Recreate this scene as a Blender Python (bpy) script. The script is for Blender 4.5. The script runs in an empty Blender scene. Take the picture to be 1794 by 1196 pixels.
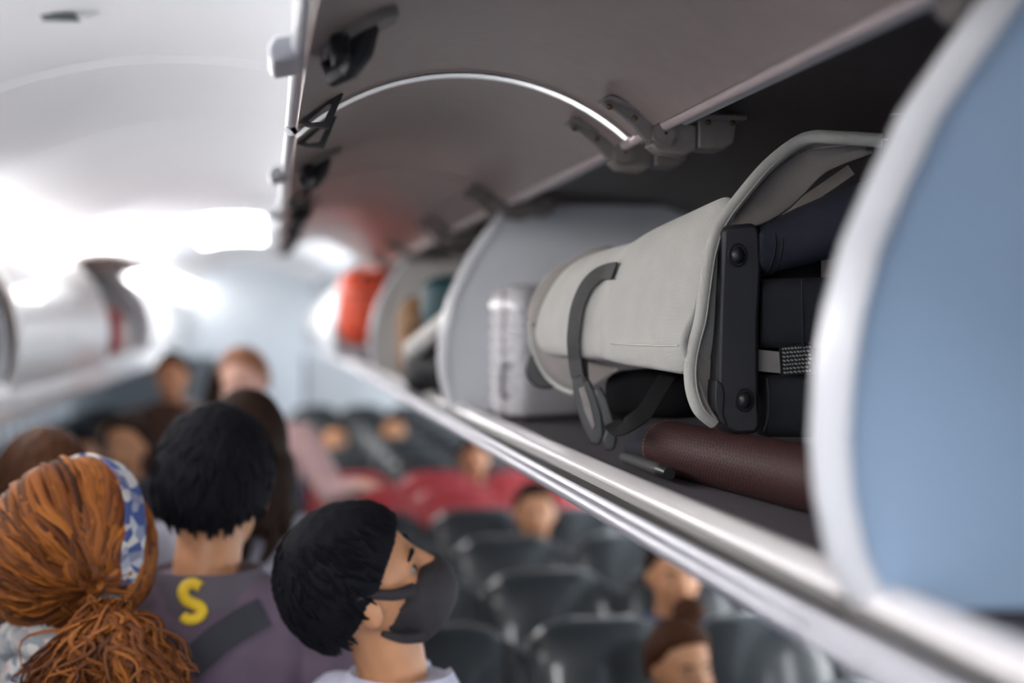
import bpy, bmesh, math, random
from mathutils import Vector, Matrix, Euler, noise
from mathutils.bvhtree import BVHTree
random.seed(7)
R = math.radians
C = bpy.context.scene.collection
scn = bpy.context.scene

# ------------------------------------------------------------------ camera, light, exposure
H = 1.95                                    # eye height above the cabin floor; z below is given relative to it
cam_d = bpy.data.cameras.new('camera'); cam = bpy.data.objects.new('camera', cam_d); C.objects.link(cam)
cam_d.lens = 50; cam_d.sensor_width = 36; cam_d.clip_start = 0.02; cam_d.clip_end = 200
cam.location = (0, 0, H); cam.rotation_euler = (R(90 - 0.805), 0, R(-9.68))
cam_d.dof.use_dof = True; cam_d.dof.focus_distance = 1.77; cam_d.dof.aperture_fstop = 1.7
scn.camera = cam
scn.view_settings.view_transform = 'Standard'; scn.view_settings.look = 'None'
scn.view_settings.gamma = 1; scn.view_settings.use_curve_mapping = False
scn.view_settings.exposure = 0.0
world = bpy.data.worlds.new('world'); scn.world = world; world.use_nodes = True
wb = world.node_tree.nodes['Background']; wb.inputs[0].default_value = (0.80, 0.90, 1.0, 1); wb.inputs[1].default_value = 2.0
COVE = 15.0                                 # radiance of the left cove strip
COVE_R = 8.0                                # the right one is dimmer
WIN_L, WIN_R = 1.5, 14.0                    # glow put into the window panes; unseen right side raised as added fill
CEIL_LAMP = 14.0

F = 1794 * 50 / 36
MC = Matrix.Translation(cam.location) @ cam.rotation_euler.to_matrix().to_4x4()
def P(x, y, d): return MC @ Vector(((x - 897) / F * d, -(y - 598) / F * d, -d))
def ray(x, y): return (MC.to_3x3() @ Vector(((x - 897) / F, -(y - 598) / F, -1)))
def PA(x, y, axis, val):                    # the point of a sight line at a known X, Y or Z (z relative to the eye)
    r = ray(x, y); return Vector((0, 0, H)) + r * (val / r[axis])

# ------------------------------------------------------------------ materials
def mat(name, col, rough=0.5, metal=0.0, var=0.0, vscale=20, bump=0.0, bscale=200, spec=0.5, emit=None, estr=0, coat=0, sheen=0, trans=0):
    m = bpy.data.materials.new(name); m.use_nodes = True
    nt = m.node_tree; b = nt.nodes['Principled BSDF']
    b.inputs['Base Color'].default_value = (*col, 1); b.inputs['Roughness'].default_value = rough
    b.inputs['Metallic'].default_value = metal; b.inputs['Specular IOR Level'].default_value = spec
    b.inputs['Coat Weight'].default_value = coat; b.inputs['Sheen Weight'].default_value = sheen
    b.inputs['Transmission Weight'].default_value = trans
    tc = nt.nodes.new('ShaderNodeTexCoord')
    if emit:
        b.inputs['Emission Color'].default_value = (*emit, 1); b.inputs['Emission Strength'].default_value = estr
    if var:
        n = nt.nodes.new('ShaderNodeTexNoise'); n.inputs['Scale'].default_value = vscale; n.inputs['Detail'].default_value = 4
        nt.links.new(tc.outputs['Object'], n.inputs['Vector'])
        r = nt.nodes.new('ShaderNodeValToRGB')
        r.color_ramp.elements[0].position = .3; r.color_ramp.elements[1].position = .7
        r.color_ramp.elements[0].color = (*[c * (1 - var) for c in col], 1)
        r.color_ramp.elements[1].color = (*[min(1, c * (1 + var)) for c in col], 1)
        nt.links.new(n.outputs['Fac'], r.inputs['Fac']); nt.links.new(r.outputs['Color'], b.inputs['Base Color'])
    if bump:
        n2 = nt.nodes.new('ShaderNodeTexNoise'); n2.inputs['Scale'].default_value = bscale; n2.inputs['Detail'].default_value = 3
        nt.links.new(tc.outputs['Object'], n2.inputs['Vector'])
        bp = nt.nodes.new('ShaderNodeBump'); bp.inputs['Strength'].default_value = bump; bp.inputs['Distance'].default_value = .002
        nt.links.new(n2.outputs['Fac'], bp.inputs['Height']); nt.links.new(bp.outputs['Normal'], b.inputs['Normal'])
    return m

def ramp_mat(name, cols, rough, texture, scale, feature=None, sheen=0):
    m = mat(name, cols[0], rough, sheen=sheen); nt = m.node_tree; b = nt.nodes['Principled BSDF']
    r = nt.nodes.new('ShaderNodeValToRGB'); r.color_ramp.interpolation = 'LINEAR'
    while len(r.color_ramp.elements) < len(cols): r.color_ramp.elements.new(.5)
    for i, c in enumerate(cols):
        r.color_ramp.elements[i].position = i / (len(cols) - 1); r.color_ramp.elements[i].color = (*c, 1)
    if texture == 'island':
        g = nt.nodes.new('ShaderNodeNewGeometry'); nt.links.new(g.outputs['Random Per Island'], r.inputs['Fac'])
    else:
        tc = nt.nodes.new('ShaderNodeTexCoord')
        if texture == 'voronoi':
            t = nt.nodes.new('ShaderNodeTexVoronoi'); t.inputs['Scale'].default_value = scale
            sep = nt.nodes.new('ShaderNodeSeparateColor'); nt.links.new(t.outputs['Color'], sep.inputs[0]); o = sep.outputs[0]
        else:
            t = nt.nodes.new('ShaderNodeTexNoise'); t.inputs['Scale'].default_value = scale; t.inputs['Detail'].default_value = 5; o = t.outputs['Fac']
        nt.links.new(tc.outputs['Object'], t.inputs['Vector']); nt.links.new(o, r.inputs['Fac'])
    b.inputs['Specular IOR Level'].default_value = .25
    nt.links.new(r.outputs['Color'], b.inputs['Base Color'])
    return m

M = {}
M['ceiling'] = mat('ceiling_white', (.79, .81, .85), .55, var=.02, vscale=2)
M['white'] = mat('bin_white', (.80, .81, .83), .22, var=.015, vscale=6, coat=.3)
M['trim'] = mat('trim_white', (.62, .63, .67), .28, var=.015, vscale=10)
M['far_dimmed'] = mat('door_far_dimmed', (.45, .47, .50), .5, var=.015, vscale=6)  # darker copy of the bin white; dims the light on the far doors
M['left_white'] = mat('door_white', (.90, .89, .90), .3, var=.015, vscale=4, coat=.4)
M['arc'] = mat('arc_white', (.96, .96, .96), .35, var=.01, vscale=10)
M['cove'] = mat('cove_diffuser', (.9, .9, .9), .5, emit=(1.0, .97, .94), estr=COVE)
M['cove_r'] = mat('cove_diffuser_dim', (.9, .9, .9), .5, emit=(1.0, .97, .94), estr=COVE_R)
M['lamp'] = mat('lamp_diffuser', (.9, .9, .9), .5, emit=(1.0, 1.0, 1.0), estr=CEIL_LAMP)
M['lamp_fill'] = mat('lamp_diffuser_fill', (.9, .9, .9), .5, emit=(1.0, 1.0, 1.0), estr=32.0)  # unseen fill lamp, added to brighten surfaces that face the viewer
M['lining'] = mat('lining_grey_brown', (.46, .365, .335), .34, var=.05, vscale=30, bump=.08, bscale=400, spec=.5)
M['liner'] = mat('bin_liner', (.070, .058, .058), .5, var=.08, vscale=15)
M['floor_liner'] = mat('bin_floor_liner', (.10, .09, .105), .62, var=.08, vscale=18)
M['blue'] = mat('divider_blue', (.36, .50, .70), .42, var=.03, vscale=6)
M['pale'] = mat('divider_pale', (.68, .70, .75), .4, var=.03, vscale=6)
M['alu'] = mat('aluminium', (.55, .55, .60), .44, metal=.8, var=.04, vscale=25)
M['alu_dark'] = mat('groove_grey', (.06, .054, .054), .45, metal=.2, var=.06, vscale=25)
M['sill'] = mat('sill_pearl', (.88, .84, .85), .22, var=.02, vscale=12, coat=.5)
M['rod'] = mat('rod_pinkish', (.86, .72, .70), .35, metal=.1, var=.03, vscale=30)
M['bracket'] = mat('bracket_brown', (.26, .23, .22), .42, metal=.2, var=.1, vscale=60)
M['bolt'] = mat('bolt_brass', (.16, .12, .06), .35, metal=.8, var=.1, vscale=100)
M['black'] = mat('black_plastic', (.012, .012, .014), .4, var=.1, vscale=40)
M['frame'] = mat('frame_black', (.008, .008, .0125), .52, var=.08, vscale=40, bump=.1, bscale=900)
M['navy'] = mat('navy_cloth', (.007, .009, .021), .8, var=.12, vscale=60, bump=.3, bscale=900)
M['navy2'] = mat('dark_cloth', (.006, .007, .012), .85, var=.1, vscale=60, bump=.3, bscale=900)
def fabric(name, col):
    m = mat(name, col, .85, var=.035, vscale=35, sheen=.15); nt = m.node_tree; b = nt.nodes['Principled BSDF']
    tc = nt.nodes.new('ShaderNodeTexCoord'); out = []
    for d in ('X', 'Z'):
        w = nt.nodes.new('ShaderNodeTexWave'); w.bands_direction = d; w.inputs['Scale'].default_value = 190; w.inputs['Distortion'].default_value = .6
        nt.links.new(tc.outputs['Object'], w.inputs['Vector']); out.append(w)
    ad = nt.nodes.new('ShaderNodeMath'); ad.operation = 'ADD'
    nt.links.new(out[0].outputs['Fac'], ad.inputs[0]); nt.links.new(out[1].outputs['Fac'], ad.inputs[1])
    bp = nt.nodes.new('ShaderNodeBump'); bp.inputs['Strength'].default_value = .25; bp.inputs['Distance'].default_value = .001
    n3 = nt.nodes.new('ShaderNodeTexNoise'); n3.inputs['Scale'].default_value = 11; n3.inputs['Detail'].default_value = 2; nt.links.new(tc.outputs['Object'], n3.inputs['Vector'])
    b2 = nt.nodes.new('ShaderNodeBump'); b2.inputs['Strength'].default_value = .5; b2.inputs['Distance'].default_value = .012
    nt.links.new(n3.outputs['Fac'], b2.inputs['Height']); nt.links.new(b2.outputs['Normal'], bp.inputs['Normal'])
    nt.links.new(ad.outputs[0], bp.inputs['Height']); nt.links.new(bp.outputs['Normal'], b.inputs['Normal'])
    return m
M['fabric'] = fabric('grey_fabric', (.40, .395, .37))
M['fabric_shaded'] = fabric('grey_fabric_shaded', (.23, .205, .195))  # darker copy of the grey cloth; shade under the flap put into its colour
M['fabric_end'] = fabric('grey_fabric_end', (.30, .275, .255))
M['stitch'] = mat('stitching', (.50, .49, .46), .8, var=.05, vscale=100)
M['strap'] = mat('strap_webbing', (.038, .038, .038), .7, var=.15, vscale=200, bump=.4, bscale=700)
M['void'] = mat('void_black', (.004, .004, .005), .95, spec=.1, var=.1, vscale=60)
M['strap_shaded'] = mat('strap_shaded', (.012, .012, .012), .85, spec=.15, var=.15, vscale=200, bump=.4, bscale=700)  # darker copy of the webbing, with the shade under the cover in its colour
M['buckle'] = mat('buckle_plastic', (.06, .06, .062), .3, var=.08, vscale=80)
def leather():
    m = mat('maroon_leather', (.06, .02, .02), .62, spec=.25); nt = m.node_tree; b = nt.nodes['Principled BSDF']
    tc = nt.nodes.new('ShaderNodeTexCoord'); v = nt.nodes.new('ShaderNodeTexVoronoi'); v.voronoi_dimensions = '2D'; v.inputs['Scale'].default_value = 150; v.inputs['Randomness'].default_value = .25
    mp = nt.nodes.new('ShaderNodeMapping'); mp.inputs['Rotation'].default_value = (0, 0, .785); nt.links.new(tc.outputs['UV'], mp.inputs['Vector']); nt.links.new(mp.outputs['Vector'], v.inputs['Vector'])
    r = nt.nodes.new('ShaderNodeValToRGB'); r.color_ramp.elements[0].position = .25; r.color_ramp.elements[1].position = .36
    r.color_ramp.elements[0].color = (.003, .0015, .0015, 1); r.color_ramp.elements[1].color = (.050, .0155, .015, 1)
    nt.links.new(v.outputs['Distance'], r.inputs['Fac']); nt.links.new(r.outputs['Color'], b.inputs['Base Color'])
    bp = nt.nodes.new('ShaderNodeBump'); bp.inputs['Strength'].default_value = .5; bp.inputs['Distance'].default_value = .001
    nt.links.new(r.outputs['Color'], bp.inputs['Height']); nt.links.new(bp.outputs['Normal'], b.inputs['Normal'])
    return m
M['leather'] = leather()
M['thread'] = mat('thread', (.22, .10, .09), .7, var=.05, vscale=90)
M['label'] = mat('label_black', (.008, .008, .009), .6, var=.05, vscale=50)
M['print'] = mat('label_print', (.34, .34, .34), .6, var=.05, vscale=50)
M['tag'] = mat('tag_grey', (.30, .28, .27), .8, var=.05, vscale=50)
M['case'] = mat('case_white', (.70, .69, .72), .18, var=.03, vscale=10, coat=.6)
M['case_dk'] = mat('case_grey', (.34, .33, .36), .3, var=.03, vscale=10)
M['seat'] = mat('seat_leather', (.022, .027, .031), .34, var=.08, vscale=25, bump=.15, bscale=120, coat=.35)
M['seat2'] = mat('seat_side', (.018, .020, .024), .45, var=.08, vscale=25)
M['red'] = mat('seat_red', (.46, .045, .055), .45, var=.06, vscale=12)
M['grey'] = mat('seat_frame_grey', (.25, .26, .28), .4, metal=.5, var=.05, vscale=20)
M['red_bag'] = mat('red_nylon', (.95, .12, .055), .5, var=.08, vscale=14)
M['teal'] = mat('teal_nylon', (.012, .06, .075), .6, var=.1, vscale=14)
M['ochre'] = mat('ochre_canvas', (.30, .165, .08), .7, var=.12, vscale=14)
M['carpet'] = mat('carpet', (.05, .055, .07), .95, var=.2, vscale=60, bump=.5, bscale=300)
M['wall'] = mat('wall_panel', (.62, .65, .69), .45, var=.02, vscale=4)
M['pane_r'] = mat('window_pane_bright', (.9, .95, 1.0), .2, emit=(.93, .97, 1.0), estr=WIN_R)
M['pane_l'] = mat('window_pane_dim', (.9, .95, 1.0), .2, emit=(.93, .97, 1.0), estr=WIN_L)
M['bulk'] = mat('bulkhead', (.70, .74, .78), .4, var=.03, vscale=3)
M['bulk_dk'] = mat('partition_grey', (.30, .33, .36), .45, var=.04, vscale=3)
M['skin'] = mat('skin_warm', (.55, .26, .13), .5, var=.08, vscale=25)
M['skin2'] = mat('skin_fair', (.66, .38, .30), .5, var=.08, vscale=25)
M['skin3'] = mat('skin_tan', (.66, .31, .16), .5, var=.08, vscale=25)
M['hair_black'] = mat('hair_black', (.004, .004, .007), .8, spec=.15, var=.3, vscale=90, bump=.5, bscale=130)
M['hair_brown'] = mat('hair_brown', (.022, .011, .007), .7, spec=.15, var=.3, vscale=90, bump=.5, bscale=130)
M['hair_auburn_dark'] = mat('hair_auburn_dark', (.055, .019, .007), .65, spec=.15, var=.35, vscale=70, bump=.5, bscale=130)
M['hair_blond'] = mat('hair_reddish_blond', (.30, .13, .07), .5, var=.25, vscale=70, bump=.5, bscale=130)
M['locks'] = ramp_mat('hair_locks', [(.035, .009, .003), (.17, .048, .009), (.31, .10, .016), (.075, .020, .005), (.24, .072, .012)], .6, 'island', 1)
M['hair_under'] = mat('hair_under', (.075, .022, .007), .5, var=.4, vscale=60, bump=.4, bscale=130)
M['floral'] = ramp_mat('floral_cloth', [(.62, .60, .56), (.10, .13, .22), (.70, .66, .62), (.25, .28, .30), (.66, .50, .44)], .8, 'voronoi', 70)
M['floral_blue'] = ramp_mat('floral_blue_cloth', [(.05, .08, .22), (.06, .09, .24), (.45, .46, .50), (.60, .58, .54), (.04, .06, .18)], .8, 'voronoi', 55)
M['mauve'] = mat('jacket_mauve', (.125, .088, .125), .85, var=.12, vscale=18, bump=.3, bscale=300)
M['mauve_grey'] = mat('jacket_collar', (.10, .085, .105), .85, var=.1, vscale=18)
M['yellow'] = mat('emblem_yellow', (.75, .50, .02), .6, var=.05, vscale=30)
M['shirt'] = mat('shirt_lavender', (.52, .52, .64), .8, var=.04, vscale=20, bump=.2, bscale=200)
M['mask'] = mat('mask_black', (.022, .018, .022), .8, var=.15, vscale=50)
M['greytop'] = mat('top_grey', (.33, .32, .38), .85, var=.06, vscale=20)
M['tealcol'] = mat('collar_teal', (.02, .055, .085), .85, var=.06, vscale=20)
M['pink'] = mat('shirt_pink', (.55, .36, .36), .85, var=.06, vscale=20)
M['darkcloth'] = mat('dark_clothes', (.03, .03, .04), .85, var=.15, vscale=20)
M['brownshirt'] = mat('brown_clothes', (.10, .05, .035), .85, var=.15, vscale=20)
M['bluecloth'] = mat('blue_clothes', (.03, .06, .13), .85, var=.15, vscale=20)
M['trouser'] = mat('trousers', (.03, .035, .05), .85, var=.12, vscale=20)
M['shoe'] = mat('shoes', (.02, .02, .02), .5, var=.12, vscale=20)
M['eye_w'] = mat('eye_white', (.28, .24, .22), .3, var=.02, vscale=50)
M['eye_d'] = mat('eye_dark', (.02, .012, .01), .2, var=.05, vscale=50)
M['lip'] = mat('lips', (.42, .15, .12), .5, var=.05, vscale=50)
M['slot'] = mat('slot_dark', (.02, .035, .04), .5, var=.05, vscale=50)
M['bagwhite'] = mat('bag_white', (.66, .64, .62), .6, var=.06, vscale=14)

# ------------------------------------------------------------------ mesh helpers
class MB:
    def __init__(s): s.v = []; s.f = []
    def add(s, vs, fs):
        o = len(s.v); s.v += [Vector(v) for v in vs]; s.f += [tuple(i + o for i in f) for f in fs]; return s
    def box(s, c, size, M4=None):
        c = Vector(c); h = Vector(size) / 2
        vs = [Vector((x, y, z)) for x in (-h.x, h.x) for y in (-h.y, h.y) for z in (-h.z, h.z)]
        vs = [(M4 @ v if M4 else v) + c for v in vs]
        return s.add(vs, [(0, 1, 3, 2), (4, 6, 7, 5), (0, 4, 5, 1), (2, 3, 7, 6), (0, 2, 6, 4), (1, 5, 7, 3)])
    def loft(s, rings, closed=True, cap=True):
        n = len(rings[0]); vs = [p for r in rings for p in r]; fs = []
        for i in range(len(rings) - 1):
            for j in range(n if closed else n - 1):
                k = (j + 1) % n
                fs.append((i * n + j, i * n + k, (i + 1) * n + k, (i + 1) * n + j))
        if cap and closed:
            fs.append(tuple(reversed(range(n)))); fs.append(tuple((len(rings) - 1) * n + j for j in range(n)))
        return s.add(vs, fs)
    def tube(s, pts, r, n=10, flat=1.0, up=None, cap=True):
        pts = [Vector(p) for p in pts]; rr = r if isinstance(r, (list, tuple)) else [r] * len(pts)
        rings = []; pu = None
        for i, p in enumerate(pts):
            t = (pts[min(i + 1, len(pts) - 1)] - pts[max(i - 1, 0)]).normalized()
            if pu is None:
                u = Vector(up) if up else (Vector((0, 0, 1)) if abs(t.z) < .9 else Vector((1, 0, 0)))
            else: u = pu
            u = (u - t * u.dot(t)).normalized(); pu = u; w = t.cross(u)
            rings.append([p + u * math.cos(a) * rr[i] * flat + w * math.sin(a) * rr[i] for a in [2 * math.pi * k / n for k in range(n)]])
        return s.loft(rings, True, cap)
    def ell(s, c, r, M4=None, nu=16, nv=10, fn=None):
        c = Vector(c); vs = []; fs = []
        for i in range(nv + 1):
            th = math.pi * i / nv
            for j in range(nu):
                ph = 2 * math.pi * j / nu
                d = Vector((math.sin(th) * math.cos(ph), math.sin(th) * math.sin(ph), math.cos(th)))
                k = fn(d) if fn else 1
                p = Vector((d.x * r[0] * k, d.y * r[1] * k, d.z * r[2] * k)) + c
                vs.append(M4 @ p if M4 else p)
        for i in range(nv):
            for j in range(nu):
                k = (j + 1) % nu; fs.append((i * nu + j, (i + 1) * nu + j, (i + 1) * nu + k, i * nu + k))
        return s.add(vs, fs)
    def prism(s, poly, off):                # polygon (3D points) swept by a vector
        n = len(poly); off = Vector(off); a = [Vector(p) for p in poly]
        return s.loft([a, [p + off for p in a]], True, True)
    def capsule(s, p0, p1, r0, r1, M4=None, n=12):
        p0 = Vector(p0); p1 = Vector(p1); t = (p1 - p0).normalized()
        u = Vector((0, 0, 1)) if abs(t.z) < .9 else Vector((1, 0, 0)); u = (u - t * u.dot(t)).normalized(); w = t.cross(u)
        prof = [(-1, .02), (-.8, .6), (-.45, .89), (0, 1)]
        rings = []
        for a, b in prof: rings.append((p0 + t * a * r0, b * r0))
        for a, b in reversed(prof): rings.append((p1 - t * a * r1, b * r1))
        rr = [[c + (u * math.cos(2 * math.pi * k / n) + w * math.sin(2 * math.pi * k / n)) * r for k in range(n)] for c, r in rings]
        if M4: rr = [[M4 @ p for p in q] for q in rr]
        return s.loft(rr, True, True)
    def build(s, name, m, parent=None, origin=None, smooth=True, bevel=0, sub=0, solid=0, remesh=0, smoothit=0, auto=40):
        po = ORG.get(parent.name, Vector((0, 0, 0))) if parent else Vector((0, 0, 0))
        o = Vector(origin) if origin is not None else po
        me = bpy.data.meshes.new(name); me.from_pydata([v - o for v in s.v], [], s.f); me.update()
        bm = bmesh.new(); bm.from_mesh(me); bmesh.ops.recalc_face_normals(bm, faces=bm.faces)
        if smooth and not (sub or remesh):
            for f in bm.faces: f.smooth = True
            for e in bm.edges:
                if len(e.link_faces) == 2 and e.calc_face_angle(0) > R(auto): e.smooth = False
        elif smooth:
            for f in bm.faces: f.smooth = True
        bm.to_mesh(me); bm.free()
        ob = bpy.data.objects.new(name, me); me.materials.append(m); C.objects.link(ob)
        if parent: ob.parent = parent
        ob.location = o - po; ORG[ob.name] = o
        if remesh:
            md = ob.modifiers.new('remesh', 'REMESH'); md.mode = 'VOXEL'; md.voxel_size = remesh; md.use_smooth_shade = True
            ms = ob.modifiers.new('smooth', 'SMOOTH'); ms.iterations = smoothit or 4; ms.factor = .5
        if solid:
            md = ob.modifiers.new('solid', 'SOLIDIFY'); md.thickness = solid; md.offset = 0
        if sub:
            md = ob.modifiers.new('sub', 'SUBSURF'); md.levels = sub; md.render_levels = sub
        if bevel:
            md = ob.modifiers.new('bevel', 'BEVEL'); md.width = bevel; md.segments = 3; md.limit_method = 'ANGLE'; md.angle_limit = R(35)
            if smooth:
                md.harden_normals = False
        return ob
ORG = {}
def empty(name, loc, label, cat, group=None):
    o = bpy.data.objects.new(name, None); C.objects.link(o); o.location = loc; o.empty_display_size = .05; ORG[o.name] = Vector(loc)
    return tag(o, label, cat, group)
def tag(o, label, cat, group=None):
    o['label'] = label; o['category'] = cat
    if group: o['group'] = group
    return o
def struct(o): o['kind'] = 'structure'; return o
def copy_tree(o, parent=None):
    c = o.copy(); C.objects.link(c); ORG[c.name] = ORG.get(o.name, Vector())
    if parent: c.parent = parent
    for ch in list(o.children): copy_tree(ch, c)
    return c
def hitter(ob):                             # sight-line hits on one built object, to lay straps and prints on its real surface
    bpy.context.view_layer.update(); dg = bpy.context.evaluated_depsgraph_get(); e = ob.evaluated_get(dg); me = e.to_mesh()
    mw = ob.matrix_world.copy(); vs = [mw @ v.co for v in me.vertices]; fs = [tuple(p.vertices) for p in me.polygons]
    t = BVHTree.FromPolygons(vs, fs); e.to_mesh_clear()
    def hit(x, y, lift=0.0):
        r = ray(x, y).normalized(); p, n, i, d = t.ray_cast(Vector((0, 0, H)), r)
        if p is None: return None
        if n.dot(r) > 0: n = -n
        return p + n * lift, n
    return hit
def cr(pts, n):                             # Catmull-Rom through points, n samples per span
    out = []; q = [pts[0]] + list(pts) + [pts[-1]]
    for i in range(1, len(q) - 2):
        for k in range(n):
            t = k / n; a, b, c, d = q[i - 1], q[i], q[i + 1], q[i + 2]
            out.append(.5 * ((2 * b) + (c - a) * t + (2 * a - 5 * b + 4 * c - d) * t * t + (3 * b - a - 3 * c + d) * t ** 3))
    out.append(Vector(pts[-1])); return out
def ribbon(mb, pts, nrm, w, th):            # flat band along points, lying against normals
    rings = []
    for i, p in enumerate(pts):
        t = (pts[min(i + 1, len(pts) - 1)] - pts[max(i - 1, 0)]).normalized(); n = nrm[i]; n = (n - t * n.dot(t)).normalized(); s = t.cross(n)
        rings.append([p - s * w / 2, p + s * w / 2, p + s * w / 2 + n * th, p - s * w / 2 + n * th])
    return mb.loft(rings)

# ------------------------------------------------------------------ cabin shell
Y0, Y1 = -3.5, 16.6
XL, XR = -2.02, 1.72                        # side walls
struct(MB().box(((XL + XR) / 2, (Y0 + Y1) / 2, -.03), (XR - XL, Y1 - Y0, .06)).build('floor', M['carpet'], smooth=False))
def ceil_z(x): return .575 - .47 * (x + .17) ** 2
ceil = struct(MB().prism([Vector((x, Y0, H + ceil_z(x) + .035)) for x in [-.82 + 1.3 * k / 16 for k in range(17)]] +
      [Vector((x, Y0, H + ceil_z(x) + .06)) for x in [.48 - 1.3 * k / 16 for k in range(17)]], (0, Y1 - Y0, 0)).build('ceiling', M['ceiling']))
SEAM = 3.20
k0 = SEAM - 1.06 * 6
pan = None
for k in range(19):
    ya = k0 + 1.06 * k + .008; yb = ya + 1.044
    if ya < Y0 - .1 or yb > Y1 + .1: continue
    if pan is None:
        xs = [-.80 + 1.26 * i / 20 for i in range(21)]
        pan = MB().prism([Vector((x, ya, H + ceil_z(x))) for x in xs] + [Vector((x, ya, H + ceil_z(x) + .03)) for x in reversed(xs)], (0, yb - ya, 0)).build('ceiling_panel', M['ceiling'], ceil)
        py = ya
    else:
        c = pan.copy(); C.objects.link(c); c.parent = ceil; c.location = (0, ya - py, 0)
sx_ = [-.80 + 1.26 * i / 20 for i in range(21)]
for k in range(19):
    ya = k0 + 1.06 * k
    if ya < Y0 or ya > Y1: continue
    MB().prism([Vector((x, ya - .010, H + ceil_z(x) - .003)) for x in sx_] + [Vector((x, ya - .010, H + ceil_z(x) + .01)) for x in reversed(sx_)], (0, .020, 0)).build('ceiling_seam', M['ceiling'], ceil)
# side walls with windows, side ceilings behind the bins
def wall_x(z, sgn):                         # bulging fuselage side, z above floor
    b = XR if sgn > 0 else -XL
    return sgn * (b - .10 * ((z - 1.0) / 1.0) ** 2)
WZ = [0, .35, .7, 1.0, 1.36, 1.6, 1.85]
nwin = 0
for sgn, nm in ((-1, 'wall_left'), (1, 'wall_right')):
    mb = MB()
    wy = [-2.97 + .53 * k for k in range(37)]
    edges = [Y0] + [e for y in wy for e in (y - .12, y + .12)] + [Y1]
    for zi in range(len(WZ) - 1):
        za, zb = WZ[zi], WZ[zi + 1]
        for i in range(len(edges) - 1):
            if zi == 3 and i % 2 == 1: continue
            pa = [Vector((wall_x(z, sgn), y, z)) for z, y in ((za, edges[i]), (za, edges[i + 1]), (zb, edges[i + 1]), (zb, edges[i]))]
            mb.add(pa, [(0, 1, 2, 3)])
    w = struct(mb.build(nm, M['wall'], solid=.03))
    bmw = bmesh.new(); bmw.from_mesh(w.data); bmesh.ops.remove_doubles(bmw, verts=bmw.verts, dist=.0005); bmesh.ops.recalc_face_normals(bmw, faces=bmw.faces)
    for f_ in bmw.faces: f_.smooth = True
    for e_ in bmw.edges: e_.smooth = True
    bmw.to_mesh(w.data); bmw.free()
    for y in wy:
        nwin += 1
        def rr(sy, sz, dx):
            out = []
            for k in range(20):
                a = 2 * math.pi * k / 20; ca, sa = math.cos(a), math.sin(a)
                q = (abs(ca) ** 3.2 + abs(sa) ** 3.2) ** (-1 / 3.2)
                out.append(Vector((wall_x(1.18 + sz * q * sa, sgn) + dx * -sgn, y + sy * q * ca, 1.18 + sz * q * sa)))
            return out
        f = struct(MB().loft([rr(.15, .21, .016), rr(.15, .21, .03), rr(.115, .165, .02), rr(.105, .155, -.03), rr(.15, .21, -.03), rr(.15, .21, .016)], True, False).build('window_%d' % nwin, M['trim']))
        MB().loft([rr(.11, .16, -.02), rr(.11, .16, -.024)]).build('pane', M['pane_r'] if sgn > 0 else M['pane_l'], f)
struct(MB().box(((XL + XR) / 2, Y1 + .03, 1.28), (XR - XL, .06, 2.6)).build('wall_front', M['bulk'], smooth=False))
struct(MB().box(((XL + XR) / 2, Y0 - .03, 1.28), (XR - XL, .06, 2.6)).build('wall_back', M['wall'], smooth=False))

# cove lights above both rows of bins
YE = 6.4                                    # the right-hand light ends here; an added panel, greyed against far glare, goes on to the front
struct(MB().prism([Vector((.525, YE + .03, H + .29)), Vector((.465, YE + .03, H + ceil_z(.465) - .005)), Vector((.477, YE + .03, H + ceil_z(.465) + .005)), Vector((.537, YE + .03, H + .30))], (0, Y1 - YE - .05, 0)).build('trim_1', M['bulk_dk']))
for xa, xb, nm, lb in ((-.87, -.805, 'cove_light', 'long white cove light above the left row of bins'),
                       (.525, .465, 'cove_light', 'long white cove light above the right row of open bins')):
    t = empty(nm, (xa, Y0, H + .29), lb, 'light', 'cove lights along the ceiling')
    yl = Y1 - Y0 - .04 if xa < 0 else YE - Y0
    MB().prism([Vector((xa, Y0 + .02, H + .29)), Vector((xb, Y0 + .02, H + ceil_z(xb) - .005)), Vector((xb + (.012 if xb > 0 else -.012), Y0 + .02, H + ceil_z(xb) + .005)), Vector((xa + (.012 if xb > 0 else -.012), Y0 + .02, H + .30))], (0, yl, 0)).build('diffuser', M['cove'] if xa < 0 else M['cove_r'], t)
    sx = .012 if xb > 0 else -.012
    MB().prism([Vector((xa, Y0 + .02, H + .272)), Vector((xa + sx * 2, Y0 + .02, H + .30)), Vector((xa + sx * 4, Y0 + .02, H + .30)), Vector((xa + sx * 2, Y0 + .02, H + .262))], (0, Y1 - Y0 - .04, 0)).build('rail', M['trim'], t)
# ceiling lamp, added fill lamp behind the viewer, ceiling slot
def lamp(y0, y1, label, m='lamp'):
    t = empty('ceiling_light', (-.2, (y0 + y1) / 2, H + .56), label, 'light', 'ceiling light panels')
    xs = [-.46 + .42 * i / 8 for i in range(9)]
    MB().prism([Vector((x, y0, H + ceil_z(x) - .008)) for x in xs] + [Vector((x, y0, H + ceil_z(x) - .001)) for x in reversed(xs)], (0, y1 - y0, 0)).build('diffuser', M[m], t, bevel=.004)
    for yy in (y0 - .012, y1):
        MB().prism([Vector((x, yy, H + ceil_z(x) - .012)) for x in xs] + [Vector((x, yy, H + ceil_z(x) - .001)) for x in reversed(xs)], (0, .012, 0)).build('frame_bar', M['trim'], t)
lamp(7.7, 10.2, 'bright white ceiling light panel over the middle of the aisle')
lamp(-2.6, -.4, 'added fill light panel above the aisle behind the viewer, out of view', 'lamp_fill')
p = PA(95, 27, 2, .575 - .47 * (.21) ** 2)
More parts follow.
